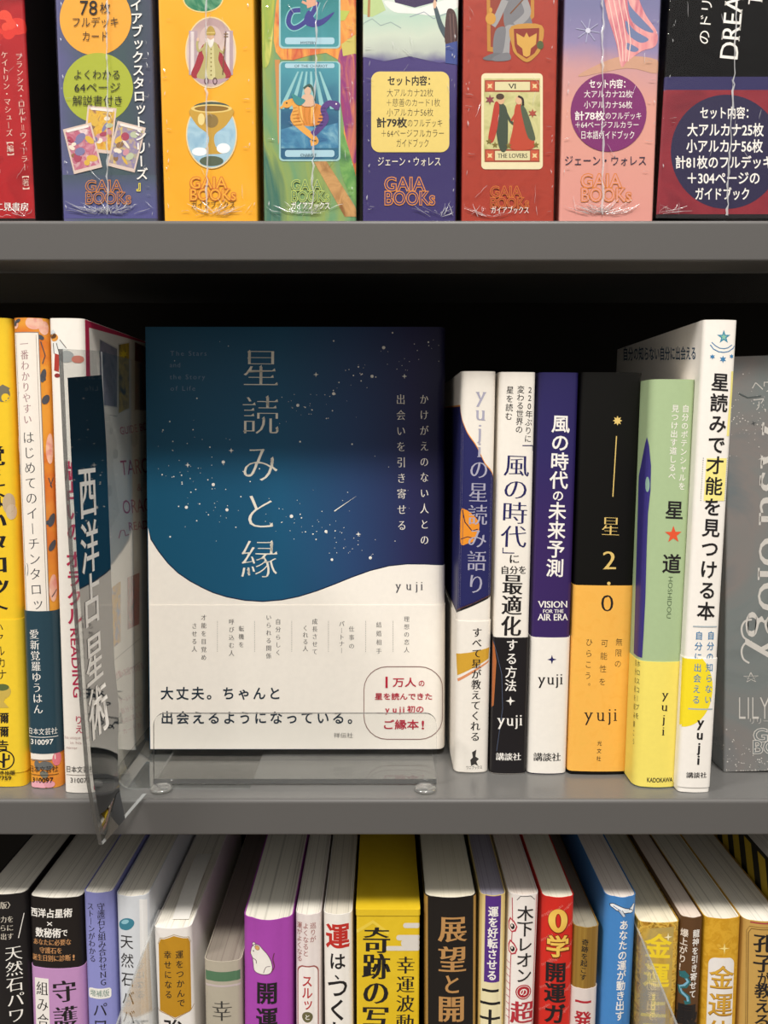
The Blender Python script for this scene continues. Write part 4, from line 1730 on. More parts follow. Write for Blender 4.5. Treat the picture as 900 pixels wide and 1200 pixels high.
b = book('white paperback with black foot and large navy title, left of the purple book', P('eee7dc'), 584.5, 629, 436.5, 575.5, 615.5, 907, depth=127, r=2)
f = b.S
f.vt('220年ぶりに', 621.5, 452, 618.5, 519, INK, w=9, h=9.6, wt=(.006, .0))
f.vt('変わる世界の', 610.5, 452, 608, 508, INK, w=9, h=9.6, wt=(.006, .0))
f.vt('星を読む', 598, 452, 596, 493, INK, w=9, h=9.6, wt=(.006, .0))
NT = P('25235a')
f.vt('「', 615.5, 507, 615.3, 529, NT, w=22, h=22, wt=(-.012, -.012))
f.vt('風の時代', 606, 532, 601.5, 643, NT, w=31, h=28.5, wt=(.008, -.018))
f.vt('」', 598.5, 641, 598.2, 663, NT, w=22, h=22, wt=(-.012, -.012))
f.ht('に', 596, 609, 655, 12, INK, MINB)
f.ht('自分を', 586.5, 617.5, 668, 10.5, INK, MINB)
f.vt('最適化', 601, 673, 598.5, 746, INK, w=24, h=25.5, wt=(.03, -.004))
bf = band(b, P('1f1c1e', .35), 747, None)
bf.poly([(576.5, 751), (580, 757), (582, 775), (579, 827), (575.8, 830)], P('b3683a'))
bf.line([(579, 752), (588, 790), (589, 830), (582, 880)], .5, P('55617a'))
bf.vt('する方法', 600, 748, 598, 811, WHT, w=14, h=15, wt=(.02, .004))
bf.star(598, 821, 5.5, 1.8, 4, WHT)
bf.ht('yuji', 582.5, 612.5, 843, 19, WHT, (.012, -.006, .055), k=17)
bf.ht('講談社', 581, 610.5, 886.5, 9.5, WHT, MINB)
finish(b)

PUP = ramp_mat('violet_print', 2, [(0, '39265f'), (110, '38245c'), (150, '2d255c'), (190, '282356')], rough=.35, spec=.4)
b = book('purple paperback with white title above a plain white band, on the middle shelf', PUP, 630.5, 680.5, 437, 618.5, 663, 907, depth=127, r=3)
f = b.S
f.vt('風の時代', 657.5, 486, 654.5, 574, WHT, w=22, h=22, wt=BOLD)
f.vt('の', 654, 573, 653.7, 589, WHT, w=14, h=14, wt=BOLD)
f.vt('未来予測', 653.5, 588, 650, 677, WHT, w=21.5, h=22, wt=BOLD)
f.ht('VISION', 631, 665.5, 708, 11, WHT, (.022, .0, .05))
f.ht('FOR THE', 636, 660.5, 716, 6, WHT, (.02, .0))
f.ht('AIR ERA', 630.5, 665.5, 723, 11, WHT, (.022, .0, .05))
bf = band(b, P('eee8de'), 747, None)
bf.star(646.5, 772.5, 5.5, 1.8, 4, NT)
bf.ht('yuji', 630, 660, 795, 19, INK, (.010, -.010, .055), k=17)
bf.ht('講談社', 625, 657, 887, 10.5, INK, MINB)
finish(b)

BLK = P('100f0d', .5, .16)
b = book('thick black book with gold lettering and a yellow band, on the middle shelf', BLK, 682.5, 752.5, 437, 664.5, 735, 907.5, depth=127, r=2)
f = b.S
GOLD = P('e2c272', .35, .5)
f.star(723.5, 493, 5.6, 3.2, 8, GOLD)
f.line([(722.3, 511), (718, 582)], 1.2, GOLD)
f.vt('星', 716, 604, 715, 630, GOLD, w=23, h=25, wt=(.004, -.02))
f.ht('2', 705.5, 722.5, 656, 31, GOLD, (.01, -.012))
bf = band(b, paint_mat('saffron_band', ['efb04c', 'f2b552', 'efb450'], 200), 686, 903.5)
f.ell(713.3, 683.6, 2, 2, GOLD)
bf.ht('0', 703, 719.5, 706, 29, INK, (-.006, -.02))
bf.vt('無限の', 725.5, 746, 723.5, 784, INK, w=8.6, h=9.5, wt=LIGHT)
bf.vt('可能性を', 708.5, 746, 705, 806, INK, w=8.8, h=9.5, wt=LIGHT)
bf.vt('ひらこう。', 690.5, 746, 688, 811, INK, w=8.6, h=9.5, wt=LIGHT)
bf.ht('yuji', 683, 724, 836.5, 22, INK, (-.002, -.014, .055), k=20)
bf.vt('光文社', 702.5, 866, 701, 893, INK, w=5.6, h=6, wt=REG)
finish(b)

GREEN = P('a7bc90')
b = book('pale green book with a red star and a yellow band, on the middle shelf', GREEN, 762, 819.5, 445, 744, 794.5, 923, depth=127, r=4.5)
f = b.S
f.vt('自分のポテンシャルを', 804, 474, 799, 575, WHT, w=9, h=9.4, wt=(.006, .006))
f.vt('見つけ出す道しるべ', 791.5, 474, 787, 563, WHT, w=9, h=9.4, wt=(.006, .006))
# violet picture showing on the joint
pts = [(756, 512), (759.5, 522), (762, 545), (761.5, 575), (757, 600), (756, 640), (755, 690), (752, 735), (750, 771), (738, 771), (738, 512)]
f.poly([(757.5, 512), (761, 522), (763.6, 546), (763, 575), (760, 602), (758.5, 640), (757, 700), (755, 740), (753, 772), (733, 772), (733, 560), (748, 530)], P('3b347c'))
f.ell(759, 568, 3, 9, P('8fb0a0'))
f.vt('星', 791, 586, 789.8, 610, INK, w=22.5, h=23, wt=BOLD)
f.star(789, 626.5, 10.5, 4.2, 5, P('df5634'))
f.vt('道', 787.8, 648, 786.5, 674, INK, w=23, h=24, wt=BOLD)
f.rt('HOSHIDOU', 786, 675, 783.5, 725, 7.5, P('55684c'), LIGHT)
bf = band(b, P('efdc6a'), 775.5, None)
bf.vt('yuji', 779.5, 806, 776.5, 863, INK, w=15, h=15, wt=MIN)
bf.ht('KADOKAWA', 758, 788, 913.5, 7.5, INK, BOLD)
bf.vt('ホロスコープを', 749, 775, 747, 846, P('5b5433'), w=5, h=8)
bf.vt('自分の星を読み解こう', 743.8, 775, 741.8, 878, P('5b5433'), w=4, h=8)
finish(b)

b = book('tall white book with a blue star emblem, beside the grey box', P('f0eae1'), 825, 865, 375.5, 793.5, 833, 928.5, depth=122, r=2)
f = b.S
BLU, YMK = P('3d7cab'), P('f3e58a')
f.star(848, 395, 8.4, 3.3, 5, P('3f8aa6'))
f.star(848, 395, 4.2, 1.7, 5, P('8cc0a6'))
f.line([(832.5, 404), (836, 409), (842, 412.3), (848, 413), (854, 411.8), (859.5, 408), (861.5, 405)], 1.1, BLU)
f.line([(834, 401), (838, 405), (843, 408), (848, 408.6), (853, 407.6), (858, 404)], .9, BLU)
f.star(834.8, 418, 3.2, 1.6, 6, BLU)
f.star(847, 421, 4.4, 2, 6, BLU)
f.star(857.6, 417.5, 3, 1.5, 6, BLU)
f.line([(859, 435), (858, 460), (855.5, 485), (853.5, 511)], 3.4, YMK)
f.poly([(828, 537), (852, 537), (849, 587), (824.5, 587)], YMK)
DOT = P('7f8a92')
for k in range(20):
    pass
f.dots([(824.3 - .16 * k, 537 + 2.6 * k, .55) for k in range(20)] + [(853.2 - .16 * k, 537 + 2.6 * k, .55) for k in range(20)], DOT)
f.vt('星読みで才能を見つける本', 844.8, 436, 826.5, 728.5, INK, w=21.5, h=22.5, wt=(.02, .018))
f.line([(812.3, 734), (840.5, 734.5)], 1.6, P('a9b3b8'))
f.vt('自分の知らない', 833.4, 738.5, 829, 826, BLU, w=9.2, h=10.5, wt=(.008, .008))
f.vt('自分に出会える', 819.3, 738.5, 815, 826, BLU, w=9.2, h=10.5, wt=(.008, .008))
bf = band(b, P('f0eae1'), 771.5, 922.5)
ys_ = P('f2da2a')
bf.ell(798, 806, 37, 46, ys_, n=40, a0=-88, a1=50)
bf.poly([(798.5, 772), (822, 772), (832, 790), (834, 806), (826, 830), (812, 845), (796.5, 851)], ys_)
bf.vt('知らない', 831.2, 776, 829, 826, BLU, w=9.2, h=10.5, wt=(.008, .008))
bf.vt('出会える', 817.5, 776, 815, 826, BLU, w=9.2, h=10.5, wt=(.008, .008))
bf.line([(806.5, 830.3), (834.8, 831)], 1.6, P('a9b3b8'))
bf.vt('yuji', 821, 838, 817.5, 897, INK, w=16, h=16, wt=(.03, .02))
bf.ht('講談社', 804, 828, 908, 7.2, INK, MINB)
g = b.L
g.ht('自分の知らない自分に出会える', 730, 816, 415, 17, P('2b4a66'), BOLD, slope=-.01)
finish(b)

GRY = paint_mat('grey_sky', ['6b6f6e', '7f8583', '8a8480', '747b7d', '8c8a86'], 14, detail=5)
t = deck_box('wide grey deck box in clear film with pale blackletter title', GRY, 853, 1062, 845, 1047, d=353.5, ty=415, by=905, H=192, depth=60, zf=Z_MID, group='card deck boxes in clear film')
f = t.S
PALE = P('d9d4cc')
f.vt('ヘア', 886, 442, 891, 484, PALE, w=15, h=17, wt=LIGHT)
f.ht('ヴン', 893, 925, 452, 18, PALE, LIGHT)
# title turned on its side, its capital running off towards the middle of the face
f.rt('strology', 913, 552, 908, 777, 62, PALE, (.006, -.018, .06))
f.rt('A', 917, 500, 915, 546, 66, PALE, (.006, -.018, .06))
for y in (738, 764):
    f.curve([(881, y - 12), (873, y - 10), (869, y - 2), (871, y + 8), (878, y + 13)], 2.2, PALE)
for x, y, r in ((893, 537, 5), (883, 496, 3.5)):
    f.star(x, y, r, r * .25, 4, PALE if x > 890 else P('4f5252'), 20)
for k in range(2):
    f.line([(880 + 9 * math.cos(math.radians(a + 4 * k)), 794 - 6 * math.sin(math.radians(a + 4 * k))) for a in (90, 234, 18, 162, 306, 90)], .8, PALE)
f.rt('LILY ASHWELL', 864, 829, 1000, 829, 38, PALE, (-.02, -.01))
f.ht('リリー・アシュ', 877, 935, 845, 8, PALE, LIGHT)
f.outlined('GAIA', 882, 940, 861, 22, PALE, P('7d8281'), .03)
f.outlined('BOOKs', 881, 955, 875, 22, PALE, P('7d8281'), .03)
f.dots([(rnd.uniform(850, 900), rnd.gauss(482, 18), rnd.uniform(.3, .9)) for _ in range(70)], PALE)
f.dots([(rnd.uniform(845, 900), min(903, rnd.gauss(893, 14)), rnd.uniform(.3, .9)) for _ in range(90)], PALE)
f.line([(866, 461), (876, 466), (892, 464)], 1.4, P('5c6362'))
finish_box(t, 21, plain=True)

# ------------------------------------------------------------------ bottom shelf
PG_W, PG_C = pages('f1ebdd'), pages('efe4c8', 'b5a888')
b = book('black stone-guide book with white title at the left end of the bottom shelf', P('1e1b1c', .35), -24, 31, 1047.5, -14, 36.5, low=True, r=4, b=1.0, page=PG_W)
f = b.S
f.ht('〈新版〉', -16, 17, 1060.5, 9, P('d9d0c0'), MIN)
for y, s, x0 in ((1077, '石の力を', -14), (1087, 'さらに', -14), (1097, '引き出す', -14)):
    f.ht(s, x0 - (0 if len(s) > 3 else -6), 16, y, 8.4, P('d9d0c0'), MIN)
f.line([(27, 1072), (21, 1100)], .9, WHT)
f.vt('天然石パワーストーン', 15.3, 1108, 24, 1290, WHT, w=20, h=18.5, wt=(.008, -.016))
finish(b)

b = book('black book with a mauve band and bold white heading, bottom shelf', P('1f1a19', .35), 31.5, 96.5, 1052, 37.5, 99, low=True, r=3.5, b=1.0, page=PG_W)
f = b.S
COP = P('c58f5e')
f.ht('西洋占星術', 34, 84.5, 1070, 11, WHT, HEAVY)
f.ht('×', 54, 63, 1082, 11, WHT, REG)
f.ht('数秘術', 41, 72, 1093, 11.5, WHT, HEAVY)
f.ht('で', 72, 79.5, 1093, 9, WHT, BOLD)
f.ht('あなたに必要な', 38, 83.5, 1104, 7.8, COP, MINB)
f.ht('守護石を', 46, 73.5, 1113.5, 7.8, COP, MINB)
f.ht('誕生日別に診断', 36.5, 83, 1122.5, 8, COP, MINB)
f.ht('!', 84, 88, 1122.5, 9, COP, BOLD)
bf = band(b, P('c08fbf'), 1134, None)
bf.poly([(40.5, 1146), (57.5, 1146), (60, 1230), (43, 1230)], P('efe9e2'))
bf.vt('組み合わせ', 49.3, 1149, 52, 1243, INK, w=15, h=17.5, wt=MIN)
bf.vt('守護石', 75, 1146, 79, 1238, INK, w=28, h=28, wt=(.03, -.01))
finish(b)

PERI = P('8d8fcb')
b = book('periwinkle blue slim book with a white rounded tag on its spine, bottom shelf', PERI, 96.5, 132, 1046, 101.5, 137, low=True, r=3, b=.8, page=PG_W)
f = b.S
f.vt('守護石と組み合わせNG', 118, 1058, 121.5, 1155, INK, w=9, h=9.8, wt=MIN)
f.vt('ストーンがわかる', 105.5, 1058, 108.5, 1128, INK, w=9, h=9.2, wt=MIN)
f.rr(103, 1158, 130, 1170, 3, P('eeeae2'))
f.ht('増補版', 105, 128, 1164, 8.6, P('4f7a6a'), REG)
f.vt('パワー', 117, 1174, 119, 1230, INK, w=18, h=18, wt=REG)
finish(b)

b = book('pale grey book with a teal oval stone above its title', P('d3d6da'), 134, 174, 1050, 139.5, 177.5, low=True, r=3.5, b=.8, page=PG_W)
f = b.S
f.poly([(163, 1054), (172, 1056), (175, 1230), (166, 1230)], P('e9e7e4'))
f.ell(148, 1083, 10, 6.8, P('3f7f92'), -22)
f.ell(146.5, 1080.5, 5, 2.4, P('8fc0cc'), -22)
f.vt('天然石ババ', 148, 1093, 151, 1203, INK, w=17, h=18, wt=REG)
finish(b)

b = book('white book with an ochre arched label, standing right of the bottom left divider', P('ece6e0'), 179, 224, 1087.5, 183.5, 228, low=True, r=3, b=.8, page=PG_W)
f = b.S
OC = P('bd8a22')
f.poly([(185.5, 1107), (188, 1101), (193, 1100.5), (204, 1096.3), (215, 1100), (220, 1100.5), (222.5, 1106), (224, 1185), (215, 1188), (205.5, 1192), (196, 1188), (187, 1185)], OC)
f.line([(184.7, 1107), (187, 1100), (193, 1099), (204, 1094.8), (215, 1098.7), (220.6, 1099.2), (223.4, 1106)], .8, P('b8a584'))
f.line([(182.5, 1184), (190, 1187), (198, 1189), (205.5, 1193.5), (214, 1189), (222, 1186), (228, 1180)], .8, P('a8845a'))
f.vt('運をつかんで', 210, 1113, 212.5, 1181, INK, w=9.3, h=10, wt=(.014, .008))
f.vt('幸せになる', 196.3, 1113, 197.8, 1171, INK, w=9.3, h=10, wt=(.014, .008))
f.vt('強運', 203, 1193, 204, 1245, INK, w=24, h=24, wt=BOLD)
slip = MB()
zz = b.H + .2
rows = []
for k in range(9):
    u = k / 8
    y = 6 + 50 * u
    z = zz + 2.0 * math.sin(u * 3.0) + 4.0 * u
    rows.append([(x, y, z) for x in (-1.5, 6.5)])
slip.grid(rows, P('e6e2da'), True)
so = slip.build('paper_slip', b.root)
so['label'] = 'loose white paper slip poking out of the pages'
finish(b)

b = book('short grey-beige book with a green stripe, the lowest top on the bottom shelf', P('b3aa98'), 238, 283, 1126, 239.5, 284, low=True, r=3, b=1.0, page=pages('8d8478', '5a4a44'))
f = b.S
f.poly([(239.5, 1138.5), (281.5, 1138.5), (281.8, 1149.5), (239.8, 1149.5)], P('55785a'))
f.line([(239.8, 1155), (282, 1155)], 2.4, P('c4b6b4'))
f.vt('幸福', 260, 1170, 260.5, 1228, P('3d3b38'), w=25, h=26, wt=(.004, -.018))
finish(b)

MAGB = P('aa49ad')
b = book('bright purple book with a white mouse on its spine, bottom shelf', MAGB, 284.5, 343, 1076, 284.5, 342.8, low=True, r=4, b=2.2, page=pages('efeadb', '8d8676', .5), depth=125)
f = b.S
MW = P('efe9e0')
mouse = [(293, 1119), (294.5, 1112), (298, 1107.5), (303.5, 1107), (308, 1111), (314, 1117.5), (318.5, 1127), (319, 1136), (315, 1140), (305, 1140.5), (298, 1138), (296.5, 1130), (295.5, 1124)]
f.ell(297.5, 1107.5, 2.2, 2.4, MW)
f.ring(297.5, 1107.5, 2.2, 2.4, .6, P('5a3a4a'))
f.blob(mouse, MW)
f.curve(mouse + [mouse[0]], .7, P('5a3a4a'))
f.ell(301.5, 1110.5, 2.8, 2.6, P('d9a86a'))
f.ring(301.5, 1110.5, 2.8, 2.6, .5, P('8a5a4a'))
f.ell(296.8, 1115.5, .8, .9, INK)
f.ell(293, 1118.5, .8, .7, P('b05a60'))
f.curve([(296, 1124), (300, 1125.5), (300.5, 1129)], .8, P('5a3a4a'))
f.curve([(309, 1139), (312, 1132), (317, 1131)], .6, P('5a3a4a'))
f.curve([(318, 1138), (321.5, 1132), (320, 1123), (321.5, 1116)], 1.0, P('6a3442'))
f.vt('開運お', 313, 1148, 312.6, 1238, INK, w=26, h=27, wt=(.03, .018))
finish(b)

b = book('narrow pinkish white book right of the purple mouse book', P('eadfda'), 345.5, 376.5, 1071.5, 346.5, 376, low=True, r=3, b=.8, page=PG_W)
f = b.S
BR = P('9c4a44')
f.vt('巡りが', 367, 1081, 366.6, 1105, BR, w=7.4, h=7.8, wt=REG)
f.vt('よくなると', 358.5, 1081, 358.3, 1121, BR, w=7.4, h=7.8, wt=REG)
f.vt('運がよくなる', 350.6, 1081, 350.8, 1128, BR, w=7.4, h=7.8, wt=REG)
f.rr(347.8, 1131.5, 373.8, 1240, 8, BR)
f.rr(349.2, 1133, 372.4, 1240, 7, P('f0e8e2'))
RDD = P('b5282e')
f.vt('スルッ', 360, 1143, 360, 1184, RDD, w=13, h=15, wt=BOLD)
f.ell(360.3, 1191.5, 6.3, 6.3, P('6a6444'))
f.vt('と', 360.3, 1187, 360.3, 1196, WHT, w=7, h=7, wt=BOLD)
finish(b)

b = book('white book with big red then black characters, left of the yellow slipcase', P('efe9e0'), 378.5, 413, 1071, 380, 414, low=True, r=3, b=.9, page=pages('ded6c4', '96907e'))
f = b.S
f.vt('運', 395.5, 1081, 395.6, 1114, P('c03028'), w=29, h=31, wt=HEAVY)
f.vt('は', 395.2, 1116, 395.4, 1137, INK, w=20, h=21, wt=BOLD)
f.vt('、', 391, 1141, 391, 1157, INK, w=16, h=16, wt=BOLD)
f.vt('つくれる', 395.6, 1144, 396.5, 1249, INK, w=26, h=27, wt=BOLD)
finish(b)

# yellow slipcase
YC = paint_mat('yellow_case', ['dcb61c', 'e3c02a', 'd9b41e'], 40)
M2, t2, h2 = frame_from(416, 493.5, 1066, 416, 493, 1200, 345, Z_LOW)
t = deck_box('yellow slipcase box with black brush title and pale cloud bars, bottom shelf', YC, 416, 493.5, 416, 493, d=345, ty=1066, by=1200, H=h2 - 1.0, depth=128, zf=Z_LOW, group='books on the bottom shelf', name='book_slipcase', cat='box')
f = t.S
CLD = P('d9d2c8')
f.rr(472.5, 1081.5, 492.5, 1087.5, 2.8, CLD)
f.rr(464.5, 1095.5, 492.5, 1102, 3.0, CLD)
f.rr(470, 1101.5, 492.5, 1109, 3, CLD)
f.rr(452, 1108.5, 492.5, 1114, 2.6, CLD)
f.ell(476, 1101, 5, 4, CLD)
f.poly([(417, 1090), (437, 1078), (456, 1092), (455, 1096), (437, 1082), (418, 1094)], P('e9cb48'))
f.vt('奇跡の写真', 441.5, 1087, 439.5, 1240, INK, w=33, h=33, wt=(.035, -.008))
f.vt('幸運波動', 475.5, 1120, 474.5, 1210, INK, w=22, h=22, wt=(.018, -.014))
t.cover.build('case_shell', t.root)
lid = MB()
lid.prism(outline(t.prof, .3, 128.3), h2 - 3.0, h2, YC)
lid.build('lid', t.root)

GE = P('b08a4c', .35, .5)
b = book('black book with coppery gold title and gilt edges, right of the yellow slipcase', P('1e1a18', .35), 497, 559.5, 1051, 497.5, 558.5, low=True, r=4, b=1.2, page=pages('f1e9d2', 'd9cfb2'))
f = b.S
p = b.prof
for s in (-1, 1):
    us = [s * (p.a + 2.6 + (p.q - 2.0) * k / 8) for k in range(9)]
    lf = f.nxt()
    lo_ = [f.pt(u, .5, lf) for u in us]
    hi_ = [f.pt(u, b.H - .3, lf) for u in us]
    b.cover.grid([lo_, hi_], GE, True, s < 0)
CO = P('b98a54')
f.vt('展望', 530.5, 1071, 530, 1142, CO, w=34, h=33, wt=(.03, .0))
f.vt('と', 529.5, 1140, 529, 1166, CO, w=23, h=25, wt=(.03, .01))
f.vt('開運', 529, 1165, 528.5, 1234, CO, w=33, h=33, wt=(.032, .004))
finish(b)

b = book('narrow cream and gold book with a purple title panel', P('d9bf7a'), 562, 594, 1049, 560.5, 591, low=True, r=3, b=.7, page=pages('a8a2b0', '6b6470'))
f = b.S
f.poly([(565, 1050.5), (590.5, 1050.5), (587.5, 1230), (562.5, 1230)], ramp_mat('cream_panel', 2, [(60, 'eadfc0'), (150, 'e9dcae'), (190, 'dfc37c')]))
f.poly([(569, 1049.8), (587.5, 1049.8), (585.2, 1151), (567.2, 1151)], P('563083'))
f.vt('運を好転させる', 578.3, 1062, 576.2, 1149, WHT, w=12.3, h=12.6, wt=HEAVY)
f.vt('二十四', 575, 1155, 573, 1235, INK, w=25, h=25, wt=(.03, .02))
finish(b)

b = book('white book framed in thin red line with flame marks on its joint, bottom shelf', P('eee6df'), 596, 632.5, 1048.5, 591.5, 626, low=True, r=3, b=.8, page=pages('efe2d6', 'c0a89c'))
f = b.S
RL = P('b83a48')
f.line([(630, 1050), (627.5, 1110), (624.5, 1200), (623.5, 1230)], .9, RL)
f.line([(600.5, 1053), (601, 1080), (598.5, 1130), (596.5, 1200), (596, 1230)], .9, RL)
f.line([(606, 1055), (610, 1050), (622, 1050), (627, 1055)], .7, INK)
for y in (1084, 1110):
    f.poly([(598, y - 8), (603, y - 4), (606.5, y + 2), (604.5, y + 8), (600, y + 9.5), (596, y + 6), (595.5, y - 2)], RL)
    f.poly([(598.5, y - 5.5), (602, y - 2.5), (604.8, y + 2), (603.2, y + 6.4), (600, y + 7.8), (597.2, y + 5), (597, y - 1)], P('f3e6dc'))
    f.ell(600.8, y + 2.5, 2.6, 3.2, INK)
    f.ell(600.2, y + 1.5, .9, 1.4, P('f3e6dc'))
for y in (1128, 1136, 1144, 1152, 1160, 1168, 1176, 1184, 1192):
    f.line([(592.5, y), (597.5, y + 1.5)], .6, RL)
f.vt('木下レオン', 616, 1061, 613.6, 1152, INK, w=20, h=19, wt=(.012, .004))
f.ell(613.4, 1162, 9.2, 8.6, P('b02a34'))
f.ring(613.4, 1162, 7.6, 7, .6, WHT)
f.vt('の', 613.4, 1156, 613.3, 1168, WHT, w=10, h=10, wt=BOLD)
f.vt('超運', 612.3, 1172, 611.3, 1230, P('b5303a'), w=28, h=28, wt=(.03, .0))
finish(b)

RD = P('cf2c22')
b = book('bright red book with a golden zero and diagonal small lettering, bottom shelf', RD, 634.5, 675, 1051, 632.5, 669, low=True, r=3, b=.9, page=pages('f1ead6', 'd6ccb0'))
f = b.S
for x, y in ((640, 1072), (652, 1066), (664, 1064), (668, 1084), (640, 1100), (668, 1108), (641, 1128), (665, 1134), (638, 1156), (664, 1160), (637, 1182), (660, 1186), (650, 1124)):
    f.rt('zerogaku', x - 7, y + 5, x + 7, y - 6, 4.6, P('e88a80'), LIGHT)
f.ell(654.3, 1079, 12, 14.6, P('7a2414'))
f.ell(654, 1078.5, 11.2, 13.8, ramp_mat('zero_gold', 2, [(166, 'dd9a2e'), (176, 'f0c860'), (184, 'e9b24a')]))
f.ell(654, 1078.5, 3.4, 8.4, P('8a2a18'))
f.ell(654, 1078.5, 2.2, 7.4, RD)
f.vt('学', 654.2, 1096, 654, 1123, P('7a3414'), w=28, h=27, wt=(.06, .055))
f.vt('学', 653.8, 1095.5, 653.6, 1122.5, P('edc158'), w=27.5, h=26, wt=(.03, .026))
f.vt('開運ガイド', 651.5, 1127, 648.5, 1249, INK, w=25.5, h=24.5, wt=(.032, .018))
finish(b)

BRN = paint_mat('brown_stripe', ['7d5a1e', '9c7a34', '86642a', 'b08a44'], 300, stretch=(1, 1, .004), detail=2, distort=0)
b = book('short golden brown striped book with red title on a white band', BRN, 672.5, 703.5, 1086.5, 668, 699, low=True, r=3, b=.8, page=pages('9c9684', '6c665a'))
f = b.S
f.vt('奇跡を起こす', 686, 1100, 683, 1149, INK, w=7.8, h=8, wt=(.016, .01))
bf = band(b, P('dccfc8'), 1158, None)
bf.vt('一発逆転', 684, 1164, 681, 1244, P('b02430'), w=19, h=19.5, wt=HEAVY)
finish(b)

BLUE = P('4583c2')
b = book('sky blue book with an aeroplane and white title, left of the bottom right divider', BLUE, 709, 748.5, 1051, 704, 740.5, low=True, r=4, b=1.0, page=pages('efe4da', 'c0aa9e'))
f = b.S
body_ = [(715, 1060.5), (718, 1059.3), (724, 1060.8), (733, 1064.3), (741, 1067), (743, 1069.5), (740, 1071), (732, 1070), (722, 1066.8), (716, 1063)]
fin_ = [(737.5, 1066.5), (743.5, 1060.5), (745.5, 1061), (743, 1069)]
for sh in (fin_, body_):
    f.poly(sh, P('eef1f3'))
    f.line(sh + [sh[0]], .8, P('2a3444'))
f.poly([(724, 1066), (729, 1066.5), (733, 1073.5), (730, 1074.3)], P('c9ced6'))
f.line([(724, 1066), (730, 1074.3), (733, 1073.5), (729, 1066.5)], .6, P('2a3444'))
f.line([(719, 1062.5), (727, 1066.5)], .8, P('3c6aa8'))
f.vt('あなたの運が動き出す', 731.3, 1078, 725.5, 1196, WHT, w=11.4, h=12, wt=BOLD)
finish(b)

GLIT = paint_mat('gold_glitter', ['6f4f14', 'b8862c', 'e0b850', '8a6420', 'd9b04a'], 240, rough=.3, detail=6)
b = book('glittering gold book with a yellow title, behind the bottom right divider', GLIT, 749, 797, 1081, 743, 793, low=True, r=2.5, b=.6, page=PG_C)
f = b.S
f.poly([(753, 1088), (790, 1086), (784, 1230), (748, 1230)], paint_mat('pale_gold', ['ac862e', 'c9a448', 'b39a58', 'd0ae54'], 50))  # lighter gold field in the middle of the spine
f.vt('金運', 772.3, 1092, 768.5, 1160, P('f0d030'), w=31, h=30, wt=HEAVY)
f.star(783, 1098, 5, 1.2, 4, P('f6ecc0'))
f.vt('上昇', 767, 1162, 764, 1230, P('f0d030'), w=31, h=30, wt=HEAVY)
finish(b)

BW = P('5e4026')
b = book('narrow brown book with a teal dragon and white text, bottom shelf right', BW, 798, 825.5, 1075, 792.5, 819.5, low=True, r=2.5, b=.8, page=pages('e6d6c6', 'b8a08e'))
f = b.S
f.vt('龍神を引き寄せて', 816.3, 1089, 811.3, 1170, WHT, w=9, h=9.8, wt=BOLD)
f.vt('爆上がり！', 802.8, 1089, 799.3, 1140, P('e6d8c8'), w=9, h=9.6, wt=BOLD)
f.line([(797, 1143), (803, 1144), (807, 1150), (803, 1156), (796, 1158), (798, 1163), (806, 1168), (807, 1174), (802, 1175)], 5, P('2f6a6e'))
f.line([(798, 1144), (803, 1145), (806, 1150), (802, 1155), (797, 1157), (800, 1164), (805, 1168), (806, 1173)], 2.4, P('7fb4cc'))
f.poly([(796, 1140), (803, 1138), (808, 1143), (804, 1147), (798, 1146)], P('2f6a6e'))
f.vt('最強', 805.3, 1176, 803.5, 1232, INK, w=27, h=27, wt=(.05, .03))
finish(b)

GO2 = paint_mat('gold_leaf', ['cf9a24', 'd9a632', 'c8921e', 'dfb040'], 220, rough=.35)
b = book('golden yellow book with a white rounded panel and gold title, bottom shelf right', GO2, 826.5, 869.5, 1076, 820.5, 865, low=True, r=3, b=.9, page=pages('e9e2d0', '8d8470', .7))
f = b.S
f.star(848.5, 1111, 6.5, 1.4, 4, P('f2dc8a'))
f.rr(831, 1122, 861, 1260, 8, P('e8e2dc'), sk=-5)
DG = P('8a5a18')
GT = ramp_mat('gilt_text', 2, [(100, 'b8801e'), (150, 'd9a83a'), (165, 'c08a2a')], noise=.8, nscale=200)
f.vt('金運', 846.8, 1130, 844, 1194, DG, w=29, h=29.5, wt=(.026, .016))
f.vt('金運', 846.6, 1129.6, 843.8, 1193.6, GT, w=29, h=29, wt=(.018, .0))
f.vt('体質', 843.8, 1193, 841, 1258, GT, w=29, h=29, wt=(.02, .004))
finish(b)

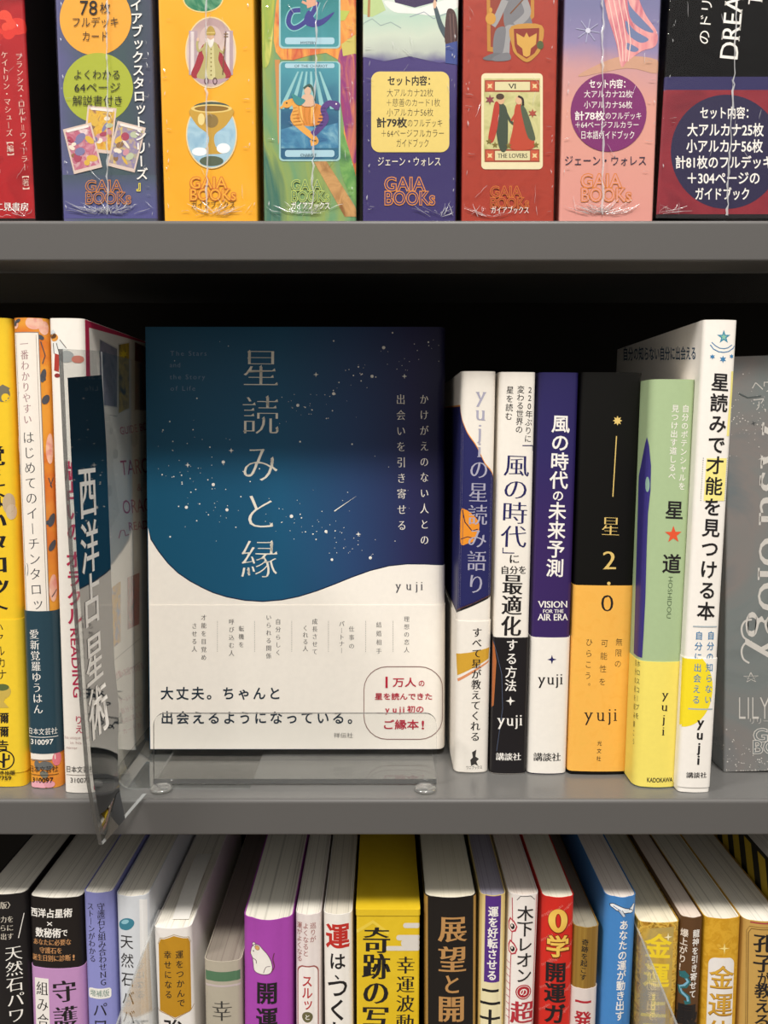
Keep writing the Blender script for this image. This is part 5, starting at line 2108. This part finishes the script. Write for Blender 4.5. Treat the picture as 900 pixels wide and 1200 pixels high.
TAN = P('c29a52')
b = book('tan gold book with a ruled frame and black brush title', TAN, 870.5, 921, 1079, 866, 914, low=True, r=4, b=1.0, page=PG_W, slim=.6)
f = b.S
f.line([(876, 1230), (878, 1094), (881, 1089), (913, 1089), (916, 1094), (912, 1230)], .9, P('7a5a28'))
f.line([(874, 1230), (876, 1092), (879, 1086.5), (915, 1086.5), (918, 1092), (914, 1230)], .5, P('7a5a28'))
f.line([(880, 1081.5), (914, 1082)], 1.4, P('a83442'))
f.vt('孔子', 895.5, 1094, 894, 1140, INK, w=24, h=23, wt=(.03, .01))
f.vt('が', 894.6, 1138, 894.2, 1155, INK, w=15, h=16, wt=(.02, .01))
f.vt('教える', 894.4, 1152, 892.5, 1205, INK, w=20, h=18.5, wt=(.03, .01))
finish(b)

b = book('taller black and yellow striped book right of the tan gold book', P('17150f', .4), 924, 972, 1034, 918, 964, low=True, r=2, b=.5, page=PG_W, depth=140)
g = b.L
p = b.prof
for k in range(9):
    lf = g.nxt()
    u0 = -(p.a + p.q + 6 + k * 15)
    H = b.H
    qs = [(u0, H - 2), (u0 - 8, H - 2), (u0 - 8 + 24, H - 75), (u0 + 24, H - 75)]
    qs = [(min(u, -(p.a + p.q + .5)), w) for u, w in qs]
    b.cover.add([g.pt(u, w, lf) for u, w in qs], [(1, 0, 3, 2)][:1] if False else [(0, 3, 2, 1)][:1], P('c9a92a'))
finish(b)

# ------------------------------------------------------------------ clear dividers among the lower books


def low_divider(label, X, zt0, zt1, d0, s):
    M = Matrix.Translation((X, D0, Z_LOW))
    r = root_empty('shelf_divider', label, 'divider', M)
    mb = MB()
    ol = [(d0, Z_LOW + 60), (d0 - 1, (zt1 + Z_LOW) / 2 + 40), (d0, zt1 - 3), (d0 + 3, zt1), (356, zt0 + 1), (365, zt0 - 4), (366, Z_LOW + .4), (329, Z_LOW + .4), (329, Z_LOW + 12)]
    pts0 = [(-.45, y - D0, z - Z_LOW) for y, z in ol]
    pts1 = [(.45, y - D0, z - Z_LOW) for y, z in ol]
    tri = tessellate_polygon([[Vector((y, z, 0)) for y, z in ol]])
    mb.add(pts0, [tuple(t_[::-1]) for t_ in tri], ACRYL)
    mb.add(pts1, [tuple(t_) for t_ in tri], ACRYL)
    n_ = len(ol)
    mb.add(pts0 + pts1, [(i, (i + 1) % n_, n_ + (i + 1) % n_, n_ + i) for i in range(n_)], ACRYL_EDGE)
    mb.build('clear_sheet', r)


low_divider('clear plastic divider slanting out beside the grey book with the teal stone', -108.4, -231, -240, 292, -1)
low_divider('clear plastic divider slanting out between the blue aeroplane book and the glittering gold book', 119.2, -233, -241, 292, 1)

# the lettering helper is not part of the scene
bpy.data.objects.remove(_to)
bpy.data.curves.remove(_cu)
